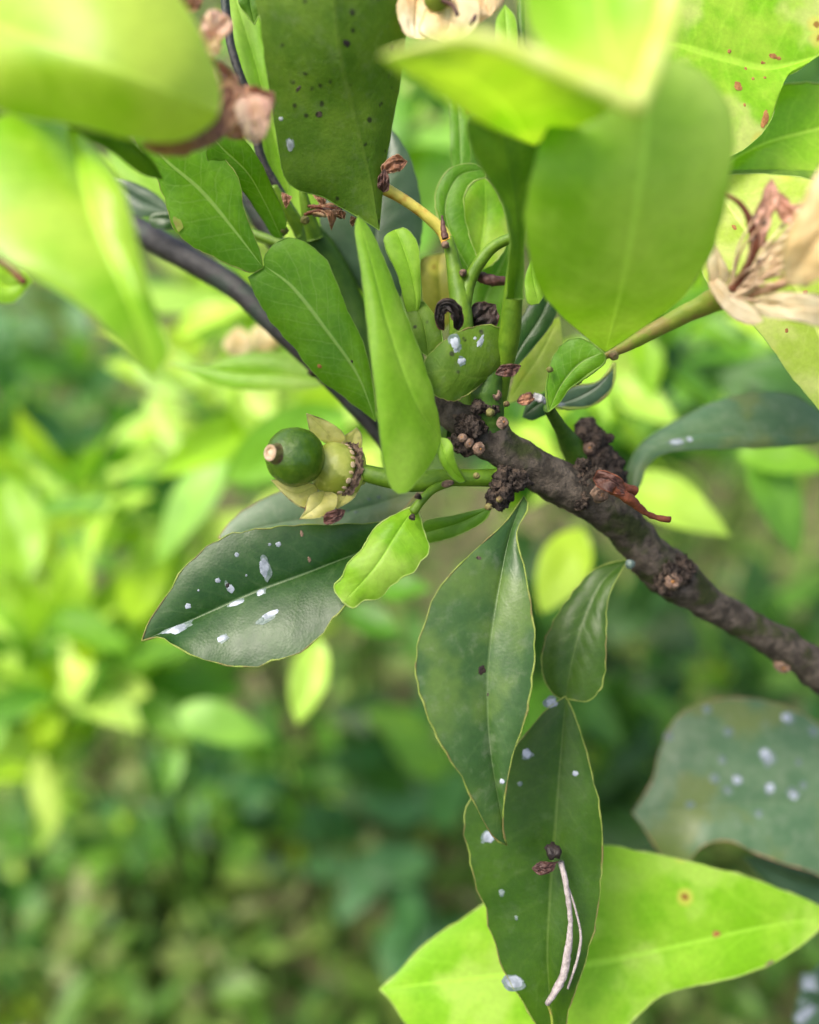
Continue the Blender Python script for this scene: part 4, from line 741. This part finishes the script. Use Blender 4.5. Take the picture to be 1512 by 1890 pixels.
for (nm, lab, m_, l_, r_, mt) in (
    ('dry_flake', 'dark red-brown dry flake beside the blotchy yellow-green leaf', [(915, 690, 162), (935, 682, 161), (961, 675, 162)], [(925, 676), (945, 672)], [(930, 695), (950, 692)], 'dead_scrap'),
    ('dry_flake', 'pale brown dry flake caught in a white web at the stalk base', [(955, 742, 160), (970, 737, 159), (988, 733, 160)], [(962, 730), (978, 726)], [(965, 748), (980, 744)], 'brown_petal'),
    ('seed_husk', 'dark brown seed husk stuck under the yellow calyx of the young fruit', [(598, 964, 163), (618, 953, 161), (637, 942, 162)], [(600, 950), (622, 940)], [(608, 968), (630, 958)], 'dead_scrap'),
    ('dry_flake', 'blackish scrap wedged behind the small rounded leaf', [(868, 605, 172), (890, 580, 171), (915, 562, 172)], [(866, 580), (880, 558)], [(895, 605), (920, 595)], 'black_scrap'),
    ('dry_flake', 'brown scrap on top of the shaded winged stalk', [(862, 212, 150), (868, 198, 150), (868, 184, 151)], [(858, 200)], [(880, 200)], 'brown_petal')):
    tag(leaf(None, m_, l_, r_, mt, 'dead_scrap', name=nm, nv=20, crumple=.7, cup=1.0, rimr=.15), lab, 'debris')
t_ = tube(None, 'web_tuft', [(985, 730, 160, 5), (997, 735, 160, 7), (1006, 742, 161, 4)], 'web', lump=.6, lumpscale=1400, n=24); tag(t_, 'small white web tuft beside the pale brown flake', 'web')
t_ = leaf(None, [(846, 609, 164), (842, 582, 162), (832, 564, 161), (816, 566, 162), (811, 586, 163), (820, 609, 165)], [(855, 597), (850, 571), (834, 551), (810, 556), (802, 583), (809, 605)], [(836, 602), (834, 583), (827, 575), (821, 579), (820, 592)], 'black_scrap', 'dead_scrap', name='curled_scrap', nv=40, crumple=1.2, cup=.8, rimr=.15); tag(t_, 'black curled dead scrap looping above the small rounded leaf', 'debris')
t_ = tube(None, 'curled_scrap', [(885, 510, 172, 8), (905, 517, 171, 10), (932, 519, 172, 8)], 'dead_scrap', lump=.3, lumpscale=900, n=30, seg=20); tag(t_, 'grey-brown curled scrap between the green stalks', 'debris')
t_ = tube(None, 'dry_spike', [(822, 440, 164, 6), (818, 420, 164, 5), (816, 398, 164, 2)], 'dead_scrap', lump=.4, lumpscale=900); tag(t_, 'tiny dark dry spike on the bend of the yellow stalk', 'debris')
rb = thing('red_bud_scale', P(1105, 890, 168), 'rusty red dried bud scale with a thin leg lying on the branch', 'debris')
leaf(rb, [(1095, 885, 166), (1125, 885, 163), (1160, 912, 164)], [(1105, 868), (1140, 880)], [(1110, 902), (1140, 912)], 'dead_scrap', 'red_bark', name='scale', nv=22, crumple=.5, cup=1.4)
tube(rb, 'leg', [(1130, 900, 164, 11), (1165, 924, 165, 9), (1198, 950, 167, 6), (1236, 960, 168, 6)], 'red_bark', lump=.3, lumpscale=700)
tube(rb, 'leg', [(1145, 895, 166, 9), (1172, 908, 168, 9)], 'red_bark', lump=.3, lumpscale=700)
th = thing('dried_thread', P(1040, 1590, 172), 'mauve-grey dried flower thread with a black head lying on the long leaf', 'debris')
tube(th, 'filament', [(1035, 1590, 171.5, 5.2), (1046, 1640, 170, 4.9), (1053, 1700, 170, 4.5), (1049, 1750, 170, 6.2), (1040, 1800, 170, 7.2), (1020, 1838, 170, 6.2), (1010, 1852, 171, 4.5)], 'grey_thread', lump=.25, lumpscale=900, n=50)
tube(th, 'filament', [(1042, 1620, 171, 2.2), (1060, 1670, 170, 1.9), (1072, 1725, 170, 2.2), (1066, 1770, 170, 2.5), (1048, 1825, 171, 1.9)], 'grey_thread', lump=.25, lumpscale=900, n=40)
tube(th, 'tail', [(1010, 1850, 171, 2.5), (1018, 1875, 172, 2.5), (1022, 1920, 172, 2.5)], 'olive_stem', n=16)
lump_at(th, 'head', 1022, 1572, 170, 15, 'black_scrap', .5)
leaf(th, [(1030, 1590, 170), (1008, 1602, 169), (982, 1603, 169)], [(1015, 1592), (995, 1592)], [(1015, 1612), (992, 1612)], 'dead_scrap', 'dead_scrap', name='scale', nv=16, crumple=.5)
